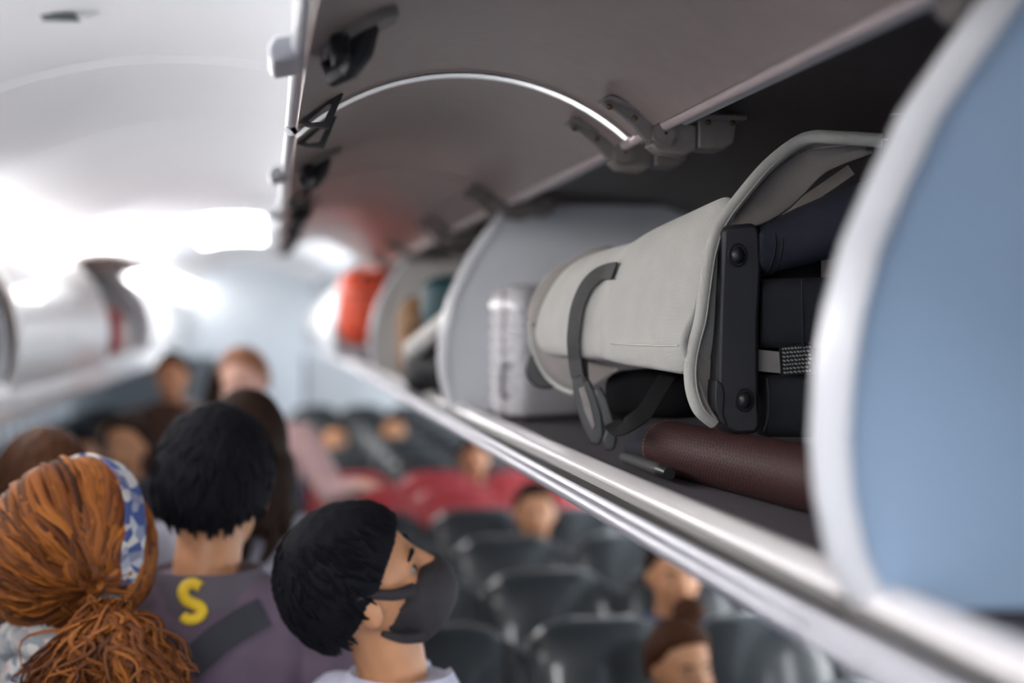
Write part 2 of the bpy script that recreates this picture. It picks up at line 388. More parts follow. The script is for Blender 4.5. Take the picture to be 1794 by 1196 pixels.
t = empty('ceiling_vent', (p.x, p.y, H + ceil_z(p.x)), 'short dark slot vent in the white ceiling, top left', 'vent')
MB().box((p.x, p.y, H + ceil_z(p.x) - .002), (.082, .05, .006)).build('slot', M['slot'], t, bevel=.002)
MB().box((p.x, p.y + .03, H + ceil_z(p.x) - .003), (.09, .006, .008)).build('rim', M['trim'], t, bevel=.002)

# ------------------------------------------------------------------ overhead bins
# profile of the divider's leading edge, right side (x, z relative to the eye)
DIV = [(.515, .262), (.502, .236), (.486, .216), (.462, .184), (.4345, .1457), (.411, .0975), (.391, .0534), (.379, .0092), (.372, -.031), (.369, -.079), (.372, -.119), (.381, -.160), (.392, -.185), (.402, -.198)]
HX, HZ = .520, .262                          # hinge line
BL = 2.22
def door_arc(n=22):                          # lining arc of an open door from hinge to free edge, relative to the hinge
    c = .470; sg = .088; Rr = (c * c / 4 + sg * sg) / (2 * sg); half = math.asin(c / 2 / Rr)
    out = []
    for i in range(n + 1):
        a = half - 2 * half * i / n
        out.append((-.012 - c / 2 + Rr * math.sin(a), Rr * math.cos(a) - Rr + sg))
    return out
def make_bin(y0, side, label, group, face_mat, doors=(0, 0), detail=True, white_end=False):
    mx = (lambda x: x) if side > 0 else (lambda x: -(x + .345))
    V = lambda x, y, z: Vector((mx(x), y, H + z))
    root = empty('overhead_bin', V(.40, y0, -.25), label, 'overhead bin', group)
    ya, yb = y0 + .002, y0 + BL - .002
    # liner: floor, back and roof as separate parts
    MB().prism([V(.425, ya, -.205), V(.60, ya, -.210), V(1.06, ya, -.212), V(1.06, ya, -.235), V(.425, ya, -.235)], (0, yb - ya, 0)).build('bin_floor', M['floor_liner'], root)
    back = [(1.04, -.212), (1.10, -.10), (1.11, .0), (1.07, .14), (.98, .23), (.86, .27), (.60, .285), (.53, .29)]
    MB().prism([V(x, ya, z) for x, z in back] + [V(x + .02, ya, z + .02) for x, z in reversed(back)], (0, yb - ya, 0)).build('bin_liner', M['liner'], root)
    # sill, groove and outer lip
    if side > 0:
        MB().prism([V(x, ya, z) for x, z in [(.430, -.195), (.4275, -.1825), (.4235, -.1805), (.418, -.1815), (.406, -.1865), (.402, -.189), (.400, -.193), (.402, -.205), (.430, -.215)]], (0, yb - ya, 0)).build('sill', M['sill'], root)
        MB().prism([V(x, ya, z) for x, z in [(.402, -.191), (.397, -.203), (.386, -.207), (.376, -.207), (.376, -.222), (.41, -.222)]], (0, yb - ya, 0)).build('groove', M['alu_dark'], root)
        MB().prism([V(x, ya, z) for x, z in [(.379, -.205), (.3765, -.2015), (.3735, -.2005), (.3705, -.203), (.3695, -.207), (.3705, -.209), (.3705, -.2125), (.3685, -.2145), (.367, -.2175), (.367, -.222), (.3695, -.2262), (.376, -.2298), (.39, -.233), (.41, -.234), (.41, -.214), (.379, -.214)]], (0, yb - ya, 0)).build('lip', M['alu'], root)
        MB().prism([V(x, ya, z) for x, z in [(.395, -.2335), (.60, -.275), (1.30, -.30), (1.30, -.285), (.60, -.255), (.41, -.225)]], (0, yb - ya, 0)).build('underside_panel', M['wall'], root)
    else:
        MB().prism([V(x, ya, z) for x, z in [(.437, -.165), (.400, -.155), (.380, -.153), (.372, -.160), (.38, -.175), (.437, -.235)]], (0, yb - ya, 0)).build('sill', M['sill'], root)
        MB().prism([V(x, ya, z) for x, z in [(.376, -.168), (.368, -.175), (.362, -.21), (.364, -.25), (.372, -.278), (.390, -.288), (.43, -.288), (.43, -.18)]], (0, yb - ya, 0)).build('lip', M['left_white'], root)
        MB().prism([V(x, ya, z) for x, z in [(.40, -.285), (.60, -.31), (1.45, -.33), (1.45, -.315), (.60, -.29), (.41, -.270)]], (0, yb - ya, 0)).build('underside_panel', M['wall'], root)
    # divider at the near end, with its rounded trim
    T = .046
    body = [(x + .012, z) for x, z in DIV]
    dv = MB().prism([V(x, y0 - T + .008, z) for x, z in body] + [V(1.07, y0 - T + .008, -.21), V(1.07, y0 - T + .008, .262)], (0, T - .016, 0)).build('divider', face_mat, root)
    sec = [(0, .016), (.004, .004), (.016, -.001), (.030, -.001), (.040, .003), (.046, .014)]   # (y, x) of the bead; leads toward the aisle
    rings = []
    for i, (x, z) in enumerate(DIV):
        xa, za = DIV[max(i - 1, 0)]; xb, zb = DIV[min(i + 1, len(DIV) - 1)]
        t2 = Vector((xb - xa, zb - za)).normalized(); nx, nz = -t2.y, t2.x          # inward normal
        if nx < 0: nx, nz = -nx, -nz
        rings.append([V(x + nx * o, y0 - T + yy, z + nz * o) for yy, o in sec])
    MB().loft(rings).build('divider_trim', M['trim'], dv, auto=50)
    # hinge rod and roof housing
    MB().tube([V(HX, ya, HZ), V(HX, yb, HZ)], .0080, 12).build('hinge_rod', M['rod'], root)
    MB().prism([V(x, ya, z) for x, z in [(.535, .285), (.54, .30), (.56, .32), (1.12, .33), (1.12, .30), (.60, .287)]], (0, yb - ya, 0)).build('bin_roof', M['liner'], root)
    # doors
    SPL = 1.045
    for k, ang in enumerate(doors):
        if ang is None: continue
        W = SPL - .030 if k == 0 else BL - SPL - .012
        yd = y0 + .004 + k * SPL
        hinge = V(HX, yd, HZ); arc = door_arc()
        mxs = 1 if side > 0 else -1
        L = lambda x, y, z: hinge + Vector((mxs * x, y, z))
        lin = 0 if k == 0 else -.0
        outer = []
        n = len(arc)
        for i, (x, z) in enumerate(arc):
            xa, za = arc[max(i - 1, 0)]; xb, zb = arc[min(i + 1, n - 1)]
            t2 = Vector((xb - xa, zb - za)).normalized(); nn = Vector((t2.y, -t2.x))
            if nn.y < 0: nn = -nn
            outer.append((x, z, nn.x, nn.y))
        skin = [L(x + nx * .004, 0, z + nz * .004) for x, z, nx, nz in outer] + [L(x + nx * .024, 0, z + nz * .024) for x, z, nx, nz in reversed(outer)]
        door = MB().prism(skin, (0, W, 0)).build('door', (M['far_dimmed'] if not detail else M['white']) if side > 0 else M['left_white'], root, origin=hinge)
        lin = [L(x, .006, z) for x, z, _, _ in outer] + [L(x + nx * .0045, .006, z + nz * .0045) for x, z, nx, nz in reversed(outer)]
        MB().prism(lin, (0, W - .012, 0)).build('door_lining', M['lining'], door)
        # rolled white edges: the free edge and the two ends
        xe, ze, nx, nz = outer[-1]
        MB().tube([L(xe + nx * .014 + .001, 0, ze + nz * .014), L(xe + nx * .014 + .001, W, ze + nz * .014)], .0085, 12).build('door_edge', M['trim'], door)
        for ye in (0, W - .008):
            wh = white_end and k == 1 and ye == 0; tp_ = .0012 if wh else .002
            e = [L(x - nx * tp_, ye, z - nz * tp_) for x, z, nx, nz in outer] + [L(x + nx * .010, ye, z + nz * .010) for x, z, nx, nz in reversed(outer)]
            MB().prism(e, (0, .008, 0)).build('door_trim', M['arc'] if wh else M['lining'], door)
        if detail:
            # latch hardware near the free edge
            def onarc(s):
                f = s * (n - 1); i = min(int(f), n - 2); a = outer[i]; b = outer[i + 1]; q = f - i
                return [a[j] + (b[j] - a[j]) * q for j in range(4)]
            def D(s, y, lift):
                x, z, nx, nz = onarc(s); return L(x - nx * lift, y, z - nz * lift)
            for ye in (.075, W - .065):
                o_ = [(1.0, .001), (.985, .012), (.945, .030), (.86, .002), (.87, -.002)]
                i_ = [(.978, .006), (.972, .011), (.945, .019), (.90, .006), (.91, .004)]
                rings = []
                for (a, la), (b, lb_) in zip(o_, i_):
                    rings.append([D(min(a, 1), ye - .007, la), D(min(a, 1), ye + .007, la), D(b, ye + .007, lb_), D(b, ye - .007, lb_)])
                MB().loft(rings + [rings[0]], True, False).build('striker', M['black'], door)
            ym = W * .5
            mbp = MB(); rings = []
            for i in range(7):
                s = .965 - .17 * i / 6; w = .03 + .022 * math.sin(math.pi * i / 6)
                rings.append([D(s, ym - w, .001), D(s, ym + w, .001), D(s, ym + w * .8, .009), D(s, ym - w * .8, .009)])
            lp = mbp.loft(rings).build('latch_plate', M['bracket'], door)
            MB().tube([D(.86, ym - .012, .004), D(.90, ym - .015, .022), D(.945, ym - .01, .030), D(.97, ym + .01, .026), D(.96, ym + .02, .01)], [.013, .014, .013, .011, .008], 8).build('latch_hook', M['black'], door)
            MB().tube([D(.93, ym - .05, .006), D(.95, ym - .055, .02), D(.965, ym - .045, .024)], [.010, .010, .006], 8).build('latch_pin', M['black'], door)
            xe, ze, nx, nz = outer[-1]
            MB().prism([L(xe - .002, ym - .06, ze + .020), L(xe - .034, ym - .05, ze + .018), L(xe - .040, ym - .04, ze + .006), L(xe - .034, ym - .03, ze - .006), L(xe - .004, ym - .02, ze + .002)], (0, .10, 0)).build('handle', M['trim'], door, bevel=.004)
        door.rotation_euler.y = R(ang) * mxs
    # hinge brackets
    if detail:
        for k, off in enumerate((.055, .905, 1.124, BL - .075)):
            y = y0 + off
            hub = MB().tube([V(HX, y - .022, HZ - .012), V(HX, y + .022, HZ - .012)], .0165, 20).build('hinge_bracket', M['bracket'], root)
            MB().tube([V(HX, y - .0245, HZ - .012), V(HX, y - .020, HZ - .012)], .0135, 20).build('hub_cap', M['bracket'], hub)
            MB().tube([V(HX, y - .0255, HZ - .012), V(HX, y - .0235, HZ - .012)], .0022, 10).build('hub_pin', M['black'], hub)
            # arm reaching along the door lining
            arm = [(.438, .292), (.444, .297), (.455, .296), (.484, .285), (.512, .270), (.522, .258), (.515, .240), (.497, .242), (.480, .262), (.457, .281), (.442, .286)]
            MB().prism([V(x, y - .006, z) for x, z in arm], (0, .010, 0)).build('arm', M['bracket'], hub, bevel=.002)
            MB().prism([V(x, y - .018, z) for x, z in [(.514, .272), (.484, .288), (.446, .300), (.436, .297), (.437, .292), (.447, .294), (.482, .2815), (.510, .266)]], (0, .036, 0)).build('arm_flange', M['bracket'], hub, bevel=.0015)
            for bx, bz in ((.446, .291), (.480, .277)):
                MB().ell(V(bx, y - .011, bz - .006), (.0042, .0042, .0042), nu=10, nv=6).build('bolt', M['bolt'], hub)
            # fixed mount on the bin roof
            m1 = [(.50, .236), (.512, .226), (.548, .222), (.565, .230), (.566, .262), (.535, .270)]
            MB().prism([V(x, y - .016, z) for x, z in m1], (0, .034, 0)).build('yoke', M['bracket'], hub, bevel=.003)
            m2 = [(.566, .232), (.602, .230), (.616, .240), (.622, .278), (.566, .280)]
            MB().prism([V(x, y - .020, z) for x, z in m2], (0, .05, 0)).build('mount', M['bracket'], hub, bevel=.003)
            MB().prism([V(x, y - .026, z) for x, z in [(.560, .268), (.632, .270), (.632, .276), (.560, .276)]], (0, .062, 0)).build('mount_plate', M['bracket'], hub, bevel=.001)
            for bx in (.578, .612):
                MB().ell(V(bx, y - .024, .266), (.004, .004, .004), nu=10, nv=6).build('bolt', M['bolt'], hub)
    return root
YB = .951
G = 'overhead bins along the right side'
make_bin(YB - BL, 1, 'nearest right-hand overhead bin with blue end panel, door up, cut off by the right edge', G, M['pale'], (0, 0))
bin1 = make_bin(YB, 1, 'open right-hand overhead bin that holds the folded grey stroller', G, M['blue'], (0, -.8), white_end=True)
make_bin(YB + BL, 1, 'open right-hand overhead bin just beyond the white suitcase', G, M['pale'], (0, 3))
make_bin(YB + 2 * BL, 1, 'open right-hand overhead bin with the bright red bag', G, M['bagwhite'], (4, 18))
for k, nm in ((3, 'closed white right-hand bin just past the red bag'), (4, 'closed white right-hand bin far down the aisle, second past the red bag'), (5, 'farthest closed right-hand bin by the front bulkhead')):
    make_bin(YB + k * BL, 1, nm, G, M['pale'], (-75, -75), detail=False)
GL = 'overhead bins along the left side'
YL = 4.13
make_bin(YL - BL, -1, 'dark open left-hand overhead bin cut off by the left edge', GL, M['trim'], (-75, None), detail=False)
make_bin(YL, -1, 'closed glossy white left-hand bin nearest the viewer', GL, M['trim'], (-75, -75), detail=False)
make_bin(YL + BL, -1, 'left-hand overhead bin with its door lifted and luggage inside', GL, M['trim'], (-18, -18), detail=False)
for k, nm in ((2, 'closed white left-hand bin just past the open one'), (3, 'closed left-hand bin far down the aisle, second past the open one'), (4, 'farthest closed left-hand bin by the front bulkhead')):
    make_bin(YL + k * BL, -1, nm, GL, M['trim'], (-75, -75), detail=False)
make_bin(YL - 2 * BL, -1, 'closed left-hand bin beside the viewer, outside the frame', GL, M['trim'], (-75, -75), detail=False)

# thin cable on the bin back
t = tag(MB().tube(cr([PA(1440, 232, 0, .86), PA(1480, 214, 0, .84), PA(1530, 203, 0, .82), PA(1600, 200, 0, .80), PA(1680, 210, 0, .80)], 5), .0012, 6).build('cable', M['tag']), 'thin pale cable arching across the dark bin back above the stroller', 'cable')

# ------------------------------------------------------------------ folded stroller
DS = -.08
def Q(x, y, d): return P(x, y, d + DS)
st = empty('folded_stroller', Q(1200, 700, 1.95), 'folded grey fabric stroller with black frame lying in the open bin', 'stroller')
stations = [
 (1.81, [(1300,328),(1280,340),(1242,415),(1222,495),(1209,555),(1194,604),(1203,640),(1212,663),(1240,655),(1262,590),(1275,470),(1296,380)]),
 (1.86, [(1275,340),(1240,354),(1203,420),(1184,498),(1174,560),(1163,604),(1170,638),(1178,658),(1240,655),(1275,590),(1290,470),(1290,372)]),
 (1.93, [(1240,358),(1200,372),(1160,430),(1142,502),(1134,562),(1126,603),(1132,634),(1140,651),(1230,650),(1310,590),(1310,470),(1290,385)]),
 (2.01, [(1180,385),(1140,400),(1102,448),(1088,512),(1082,565),(1079,601),(1084,628),(1092,643),(1170,645),(1230,590),(1235,480),(1220,405)]),
 (2.055,[(1140,405),(1104,422),(1070,466),(1056,522),(1050,566),(1049,600),(1054,622),(1062,636),(1130,640),(1190,590),(1195,490),(1180,420)]),
 (2.085,[(1118,417),(1086,442),(1066,486),(1054,534),(1046,572),(1042,600),(1044,614),(1050,627),(1110,638),(1165,590),(1170,495),(1158,430)]),
 (2.115,[(1100,424),(1060,437),(1018,470),(998,524),(991,568),(992,600),(1000,620),(1010,632),(1090,635),(1140,590),(1148,495),(1135,434)]),
 (2.17, [(1072,433),(1034,447),(1000,480),(980,528),(974,570),(973,600),(979,616),(988,625),(1060,630),(1110,590),(1120,495),(1105,441)]),
 (2.24, [(1042,441),(1005,453),(972,486),(951,532),(945,570),(946,600),(954,616),(965,624),(1030,628),(1080,590),(1090,500),(1075,448)]),
 (2.31, [(1014,460),(990,473),(962,504),(943,543),(934,572),(932,596),(944,613),(958,622),(1005,624),(1050,590),(1058,510),(1045,458)]),
 (2.35, [(1010,478),(992,490),(972,514),(957,546),(950,568),(950,585),(958,598),(968,604),(1000,606),(1030,580),(1035,520),(1025,480)]),
]
body = MB().loft([[Q(x, y, d) for x, y in ring] for d, ring in stations]).build('fabric_cover', M['fabric'], st, sub=3)
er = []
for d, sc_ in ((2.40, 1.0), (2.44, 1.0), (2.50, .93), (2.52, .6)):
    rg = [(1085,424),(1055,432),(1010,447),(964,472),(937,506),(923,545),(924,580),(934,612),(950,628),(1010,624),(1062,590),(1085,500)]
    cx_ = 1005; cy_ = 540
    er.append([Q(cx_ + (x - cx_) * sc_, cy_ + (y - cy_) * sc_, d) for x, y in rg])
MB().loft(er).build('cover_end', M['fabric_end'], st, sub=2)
# seam along the crease
seam = [(1190,605),(1175,605),(1160,605),(1143,604.5),(1126,604),(1108,603),(1090,602),(1072,601)]
hb = hitter(body)
pts = [hb(x, y, .0010)[0] for x, y in seam if hb(x, y)]
MB().tube(cr(pts, 4), .0016, 6).build('seam', M['stitch'], body)
# fold ridges in the cloth above the strap
# bound front hem
hem = [(1545,246,1.78),(1470,241,1.80),(1412,243,1.83),(1352,284,1.84),(1302,340,1.83),(1264,392,1.82),(1246,440,1.81),(1236,500,1.80),(1228,560,1.80),(1216,606,1.80),(1210,645,1.80),(1213,684,1.80),(1226,718,1.80),(1249,738,1.81)]
hp = cr([Q(*h) for h in hem], 6)
hm = MB().tube(hp, .0105, 12, flat=.8).build('hem', M['fabric'], st)
off = Vector((0.0035, -.0085, .0))
MB().tube([p + off for p in hp], .0012, 6).build('hem_stitch', M['stitch'], hm)
inner = [(1215,560,1.815),(1200,600,1.82),(1197,640,1.82),(1201,682,1.82),(1214,712,1.82),(1236,734,1.82)]
# hood flap behind the hem
oc = [Q(*h) for h in [(1264,394,1.84),(1304,338,1.84),(1352,284,1.85),(1412,243,1.84),(1470,242,1.81),(1545,248,1.79)]]
ic = [Q(*h) for h in [(1268,404,1.805),(1330,393,1.82),(1378,368,1.84),(1408,340,1.85),(1450,300,1.85),(1530,268,1.84)]]
oc = cr(oc, 4); ic = cr(ic, 4)
rows = []
for k in range(7):
    f = k / 6
    rows.append([o + (i - o) * f + Vector((0, .02 * math.sin(math.pi * f), .006 * math.sin(math.pi * f))) for o, i in zip(oc, ic)])
flap = MB().loft(rows, False, False).build('hood_flap', M['fabric_shaded'], st, solid=.004)
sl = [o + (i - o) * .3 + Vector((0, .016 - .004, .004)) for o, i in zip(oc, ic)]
MB().tube(sl, .0016, 6).build('flap_seam', M['fabric_shaded'], flap)
# lower front apron tucked behind the hem
ap_o = cr([Q(*h) for h in [(1226,600,1.82),(1216,640,1.82),(1218,684,1.82),(1230,716,1.82),(1250,736,1.82)]], 4)
ap_i = cr([Q(*h) for h in [(1262,590,1.83),(1262,640,1.83),(1264,680,1.83),(1264,712,1.83),(1264,738,1.82)]], 4)
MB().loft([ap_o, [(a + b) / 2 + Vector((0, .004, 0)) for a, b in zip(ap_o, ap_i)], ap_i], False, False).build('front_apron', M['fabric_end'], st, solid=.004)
MB().tube(cr([Q(*h) for h in [(1220,640,1.80),(1228,680,1.80),(1240,712,1.80),(1254,734,1.80)]], 4), .0022, 6).build('piping', M['fabric_shaded'], st)
# crumpled corner between hem and body
fp = cr([Q(*h) for h in [(1226,505,1.815),(1214,552,1.81),(1201,584,1.805),(1197,606,1.80),(1206,634,1.80),(1212,660,1.80)]], 4)
MB().tube(fp, [.0008 + .0052 * math.sin(math.pi * k / (len(fp) - 1)) for k in range(len(fp))], 10).build('fold', M['fabric'], st)
# loose inside straps under the flap
for pts, w in (([(1372,378,1.93),(1400,362,1.92),(1440,334,1.91),(1492,298,1.90)], .016), ([(1372,386,1.90),(1420,368,1.89),(1480,346,1.88),(1530,324,1.87)], .010)):
    pp = cr([Q(*h) for h in pts], 5)
    ribbon(MB(), pp, [Vector((-.2, -.9, .5)).normalized()] * len(pp), w, .0025).build('inner_strap', M['fabric_shaded'], st)
# far end skirt of the cover
e1 = cr([Q(*h) for h in [(930,562,2.33),(934,605,2.33),(955,652,2.33),(982,677,2.31),(1008,688,2.28)]], 5)
e2 = cr([Q(*h) for h in [(955,590,2.26),(975,612,2.24),(1010,624,2.19),(1050,636,2.15),(1085,646,2.12)]], 5)
mid = [(a + b) / 2 + Vector((.004, .01, -.004)) for a, b in zip(e1, e2)]
sk = MB().loft([e1, mid, e2], False, False).build('cover_skirt', M['fabric_shaded'], st, solid=.004)
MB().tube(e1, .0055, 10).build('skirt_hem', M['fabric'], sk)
# side frame
poly = [(1266,402),(1276,394),(1322,390),(1333,401),(1336,470),(1331,560),(1331,700),(1334,745),(1326,760),(1290,762),(1270,750),(1259,728),(1255,690),(1257,640),(1260,520)]
fr = MB().prism([Q(x, y, 1.80) for x, y in poly], (0, .05, .0)).build('side_frame', M['frame'], st, bevel=.009)
MB().prism([Q(x, y, 1.797) for x, y in [(1255,664),(1266,672),(1270,690),(1268,725),(1276,748),(1262,740),(1253,715),(1252,690)]], (0, .04, 0)).build('frame_cap', M['frame'], fr, bevel=.002)
for x, y in ((1293, 447), (1305, 701)):
    c = Q(x, y, 1.797)
    MB().ell(c, (.0085, .006, .0105), nu=16, nv=10).build('screw', M['black'], fr)
    MB().tube(cr([c + Vector((.0115 * math.cos(a), .001, .0135 * math.sin(a))) for a in [2 * math.pi * k / 12 for k in range(13)]], 2), .0012, 6).build('screw_recess', M['frame'], fr)
# rolled navy seat pad (top), folded backrest and lower panel
def pad(name, m, path, hz, dy, nn=18, p=2.6):
    rings = []
    for (x, y, d), h in zip(path, hz):
        c = Q(x, y, d); ring = []
        for k in range(nn):
            a = 2 * math.pi * k / nn; ca, sa = math.cos(a), math.sin(a); q = (abs(ca) ** p + abs(sa) ** p) ** (-1 / p)
            ring.append(c + Vector((0, dy * q * ca, h * q * sa)))
        rings.append(ring)
    return MB().loft(rings).build(name, m, st, auto=60)
pd = pad('seat_pad', M['navy'], [(1316,437,1.83),(1322,437,1.83),(1345,434,1.83),(1400,414,1.82),(1480,388,1.81),(1560,362,1.80),(1640,338,1.79)], [.022,.028,.031,.036,.041,.042,.042], .04)
for xx, yy, hh in ((1338, 436, .0325), (1350, 433, .0335)):
    c = Q(xx, yy, 1.83)
    MB().tube([c + Vector((.003 * math.sin(a), .041 * math.cos(a), hh * math.sin(a))) for a in [math.pi * (.4 + 1.2 * k / 16) for k in range(17)]], .0016, 6).build('pad_seam', M['navy2'], pd)
bk = pad('backrest', M['navy2'], [(1320,549,1.84),(1326,549,1.84),(1400,548,1.83),(1500,546,1.82),(1640,540,1.80)], [.036,.042,.043,.043,.043], .035, p=6)
MB().tube([Q(1405, 489, 1.80), Q(1406, 550, 1.795), Q(1407, 608, 1.80)], .0014, 6).build('backrest_seam', M['navy'], bk)
lw = pad('footrest', M['navy2'], [(1330,710,1.84),(1338,710,1.84),(1420,710,1.83),(1520,712,1.82),(1640,714,1.80)], [.032,.038,.038,.038,.038], .035, p=5)
MB().tube(cr([Q(1344, 662, 1.797), Q(1347, 690, 1.795), Q(1346, 730, 1.795), Q(1338, 755, 1.797)], 4), .0013, 6).build('footrest_seam', M['navy'], lw)
MB().box(Q(1348, 633, 1.82), (.034, .003, .026), Euler((0, R(6), 0)).to_matrix().to_4x4()).build('grey_tag', M['tag'], st)
lbm = Euler((0, R(-4), R(4))).to_matrix().to_4x4()
lc = Q(1396, 630, 1.80)
lb = MB().box(lc, (.044, .002, .036), lbm).build('care_label', M['label'], st)
mb = MB(); rnd = random.Random(3)
for r in range(7):
    x = -.019
    while x < .018:
        w = rnd.uniform(.0015, .0045)
        if x + w > .019: break
        mb.box(lc + lbm @ Vector((x + w / 2, -.0013, .0145 - r * .0048)), (w, .0004, .0021), lbm @ Euler((0, R(22), 0)).to_matrix().to_4x4()); x += w + .0012
lt = mb.build('label_print', M['print'], lb, smooth=False); lt['kind'] = 'stuff'; lt['label'] = 'tiny white print'
# dark core seen in the gap between hem and frame
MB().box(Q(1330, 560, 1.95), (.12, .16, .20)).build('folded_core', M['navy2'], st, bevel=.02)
MB().tube(cr([Q(1238, 600, 1.83), Q(1252, 618, 1.83), Q(1268, 640, 1.84)], 4), .004, 8).build('inner_cord', M['tag'], st)
# cinch strap with side-release buckle
sp = [(1082,476),(1066,478),(1050,485),(1034,500),(1022,522),(1014,548),(1010,580),(1009,602)]
pts = []; nr = []
for x, y in sp:
    h = hb(x, y, .004)
    if h: pts.append(h[0]); nr.append(h[1])
for x, y, d in ((1008,630,2.112),(1012,655,2.108),(1018,672,2.105)):
    pts.append(Q(x, y, d)); nr.append(nr[0 if not nr else 6].copy() if len(nr) > 6 else Vector((-.5, -.85, .1)).normalized())
pp = cr(pts, 4); nn = cr(nr, 4)
nn = [n.normalized() for n in nn]
cs = ribbon(MB(), pp, nn, .025, .0022).build('cinch_strap', M['strap'], st)
ribbon(MB(), cr([Q(1018,585,2.125), Q(1024,620,2.12), Q(1025,648,2.115), Q(1027,672,2.11)], 4), [Vector((-.5, -.85, 0)).normalized()] * 13, .010, .0022).build('strap_tail', M['strap'], cs)
def hpoly(pxs, d, th): return MB().prism([Q(x, y, d) for x, y in pxs], Vector((.25, .95, 0)) * th)
bu = hpoly([(1001,664),(1016,656),(1032,664),(1044,690),(1054,725),(1058,760),(1050,780),(1034,778),(1018,740),(1006,700)], 2.10, .014).build('buckle', M['buckle'], st, bevel=.003)
hpoly([(1014,680),(1024,676),(1034,705),(1043,745),(1038,752),(1024,720)], 2.097, .006).build('buckle_plate', M['bracket'], bu, bevel=.001)
hpoly([(1040,684),(1052,676),(1064,698),(1076,738),(1081,772),(1076,788),(1060,790),(1056,768),(1062,754),(1051,715)], 2.09, .010).build('buckle_prong', M['buckle'], st, bevel=.003)
# hanging loop of webbing under the cover
lp = cr([Q(*h) for h in [(1172,655,2.02),(1150,690,2.00),(1130,722,1.99),(1104,742,1.99),(1084,752,2.01),(1072,742,2.05)]], 5)
ribbon(MB(), lp, [Vector((-.35, -.75, .55)).normalized()] * len(lp), .024, .0022).build('webbing_loop', M['strap_shaded'], st)
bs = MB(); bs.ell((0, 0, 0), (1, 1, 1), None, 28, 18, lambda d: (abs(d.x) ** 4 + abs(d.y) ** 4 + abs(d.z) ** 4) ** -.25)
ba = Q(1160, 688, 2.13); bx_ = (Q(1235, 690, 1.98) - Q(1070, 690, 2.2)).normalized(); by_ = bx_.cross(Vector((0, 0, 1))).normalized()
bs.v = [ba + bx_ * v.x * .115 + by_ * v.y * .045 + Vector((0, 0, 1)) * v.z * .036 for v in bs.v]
bs.build('under_cover_void', M['void'], st, auto=80)  # near-black body added for the deep shade under the cover
# wheels tucked at the far and near lower side
for x, y, d, r in ((956, 646, 2.42, .033),):
    c = Q(x, y, d); ax = (Vector((.25, .95, 0)) if x < 1000 else Vector((.9, .35, 0))).normalized()
    w = MB().tube([c - ax * .014, c - ax * .011, c + ax * .011, c + ax * .014], [r * .9, r, r, r * .9], 24).build('wheel', M['black'], st)
    MB().tube([c - ax * .016, c + ax * .016], r * .4, 16).build('wheel_hub', M['frame'], w)

# ------------------------------------------------------------------ leather roll, suitcase and other luggage
zf = -.2085
a = PA(1166, 829, 2, zf); b = PA(1420, 897, 2, zf)
ax = (b - a).normalized(); b2 = b + ax * .10
rt = empty('leather_roll', (a + b) / 2, 'dark maroon perforated leather roll bag lying under the stroller frame', 'bag')
rad = .0365
def rc(p, r): return Vector((p.x, p.y, H + zf + r))
na = rc(a, rad)
MB().tube([rc(a, rad), rc(a + ax * .012, rad), rc(a + (b - a) * .5, rad), rc(b, rad), rc(b2, rad)], [rad * .97, rad, rad, rad * 1.02, rad], 40).build('leather_body', M['leather'], rt)
lo = bpy.data.objects['leather_body']; me = lo.data; uvl = me.uv_layers.new(name='UVMap')
sx = ax.cross(Vector((0, 0, 1))).normalized()
for pl in me.polygons:
    cc_ = rc(a, rad); angs = []
    for li in pl.loop_indices:
        v = me.vertices[me.loops[li].vertex_index].co + ORG['leather_roll'] - cc_
        angs.append((math.atan2(v.z, v.dot(sx)), v.dot(ax)))
    a0 = angs[0][0]
    for li, (q, l) in zip(pl.loop_indices, angs):
        while q - a0 > math.pi: q -= 2 * math.pi
        while q - a0 < -math.pi: q += 2 * math.pi
        uvl.data[li].uv = (q * rad, l)
for k in range(44):
    an = 2 * math.pi * k / 44; an2 = an + .085
    o = rc(a + ax * .008, rad)
    MB().tube([o + (sx * math.cos(q) + Vector((0, 0, 1)) * math.sin(q)) * (rad * 1.005) for q in (an, an2)], .0009, 5).build('stitch', M['thread'], rt)
MB().tube([rc(a - ax * .10, rad * .72), rc(a - ax * .055, rad * .86), rc(a - ax * .002, rad * .95)], [rad * .66, rad * .82, rad * .93], 24).build('navy_end', M['navy'], rt)
g0 = PA(1092, 800, 2, -.190); g1 = PA(1158, 824, 2, -.190)
MB().tube([g0, g0 + (g1 - g0) * .1, g1], [.006, .0085, .0085], 12).build('grip_bar', M['strap'], rt)
MB().tube([g1, g1 + (g1 - g0) * .2], [.009, .008], 12).build('grip_cap', M['black'], rt)

cs0 = P(906, 722, 2.92); cz = H - .212
sc = empty('suitcase', (cs0.x, cs0.y, cz), 'glossy white ribbed hard-shell suitcase standing behind the grey stroller', 'suitcase')
rot = Euler((0, 0, R(24))).to_matrix().to_4x4()
def rrect(w, d, r, z, n=6):
    out = []
    for cxs, cys, a0 in ((w - r, d - r, 0), (r, d - r, 90), (r, r, 180), (w - r, r, 270)):
        for k in range(n + 1):
            an = R(a0 + 90 * k / n); out.append(Vector((cs0.x, cs0.y, cz)) + rot @ Vector((cxs + r * math.cos(an), cys + r * math.sin(an), z)))
    return out
def sring(z, ins):
    w, d = .36, .13
    base = rrect(w - 2 * ins, d - 2 * ins, .035, z)
    sh = rot @ Vector((ins, ins, 0)); return [p + sh for p in base]
rings = [sring(.008, .045), sring(.010, .025), sring(.018, .008), sring(.040, 0)]
z = .06
while z < .235:
    rings += [sring(z, 0), sring(z + .004, .005), sring(z + .010, .005), sring(z + .014, 0)]; z += .027
rings += [sring(.25, 0), sring(.272, .008), sring(.286, .025), sring(.289, .045)]
MB().loft(rings).build('shell', M['case'], sc)
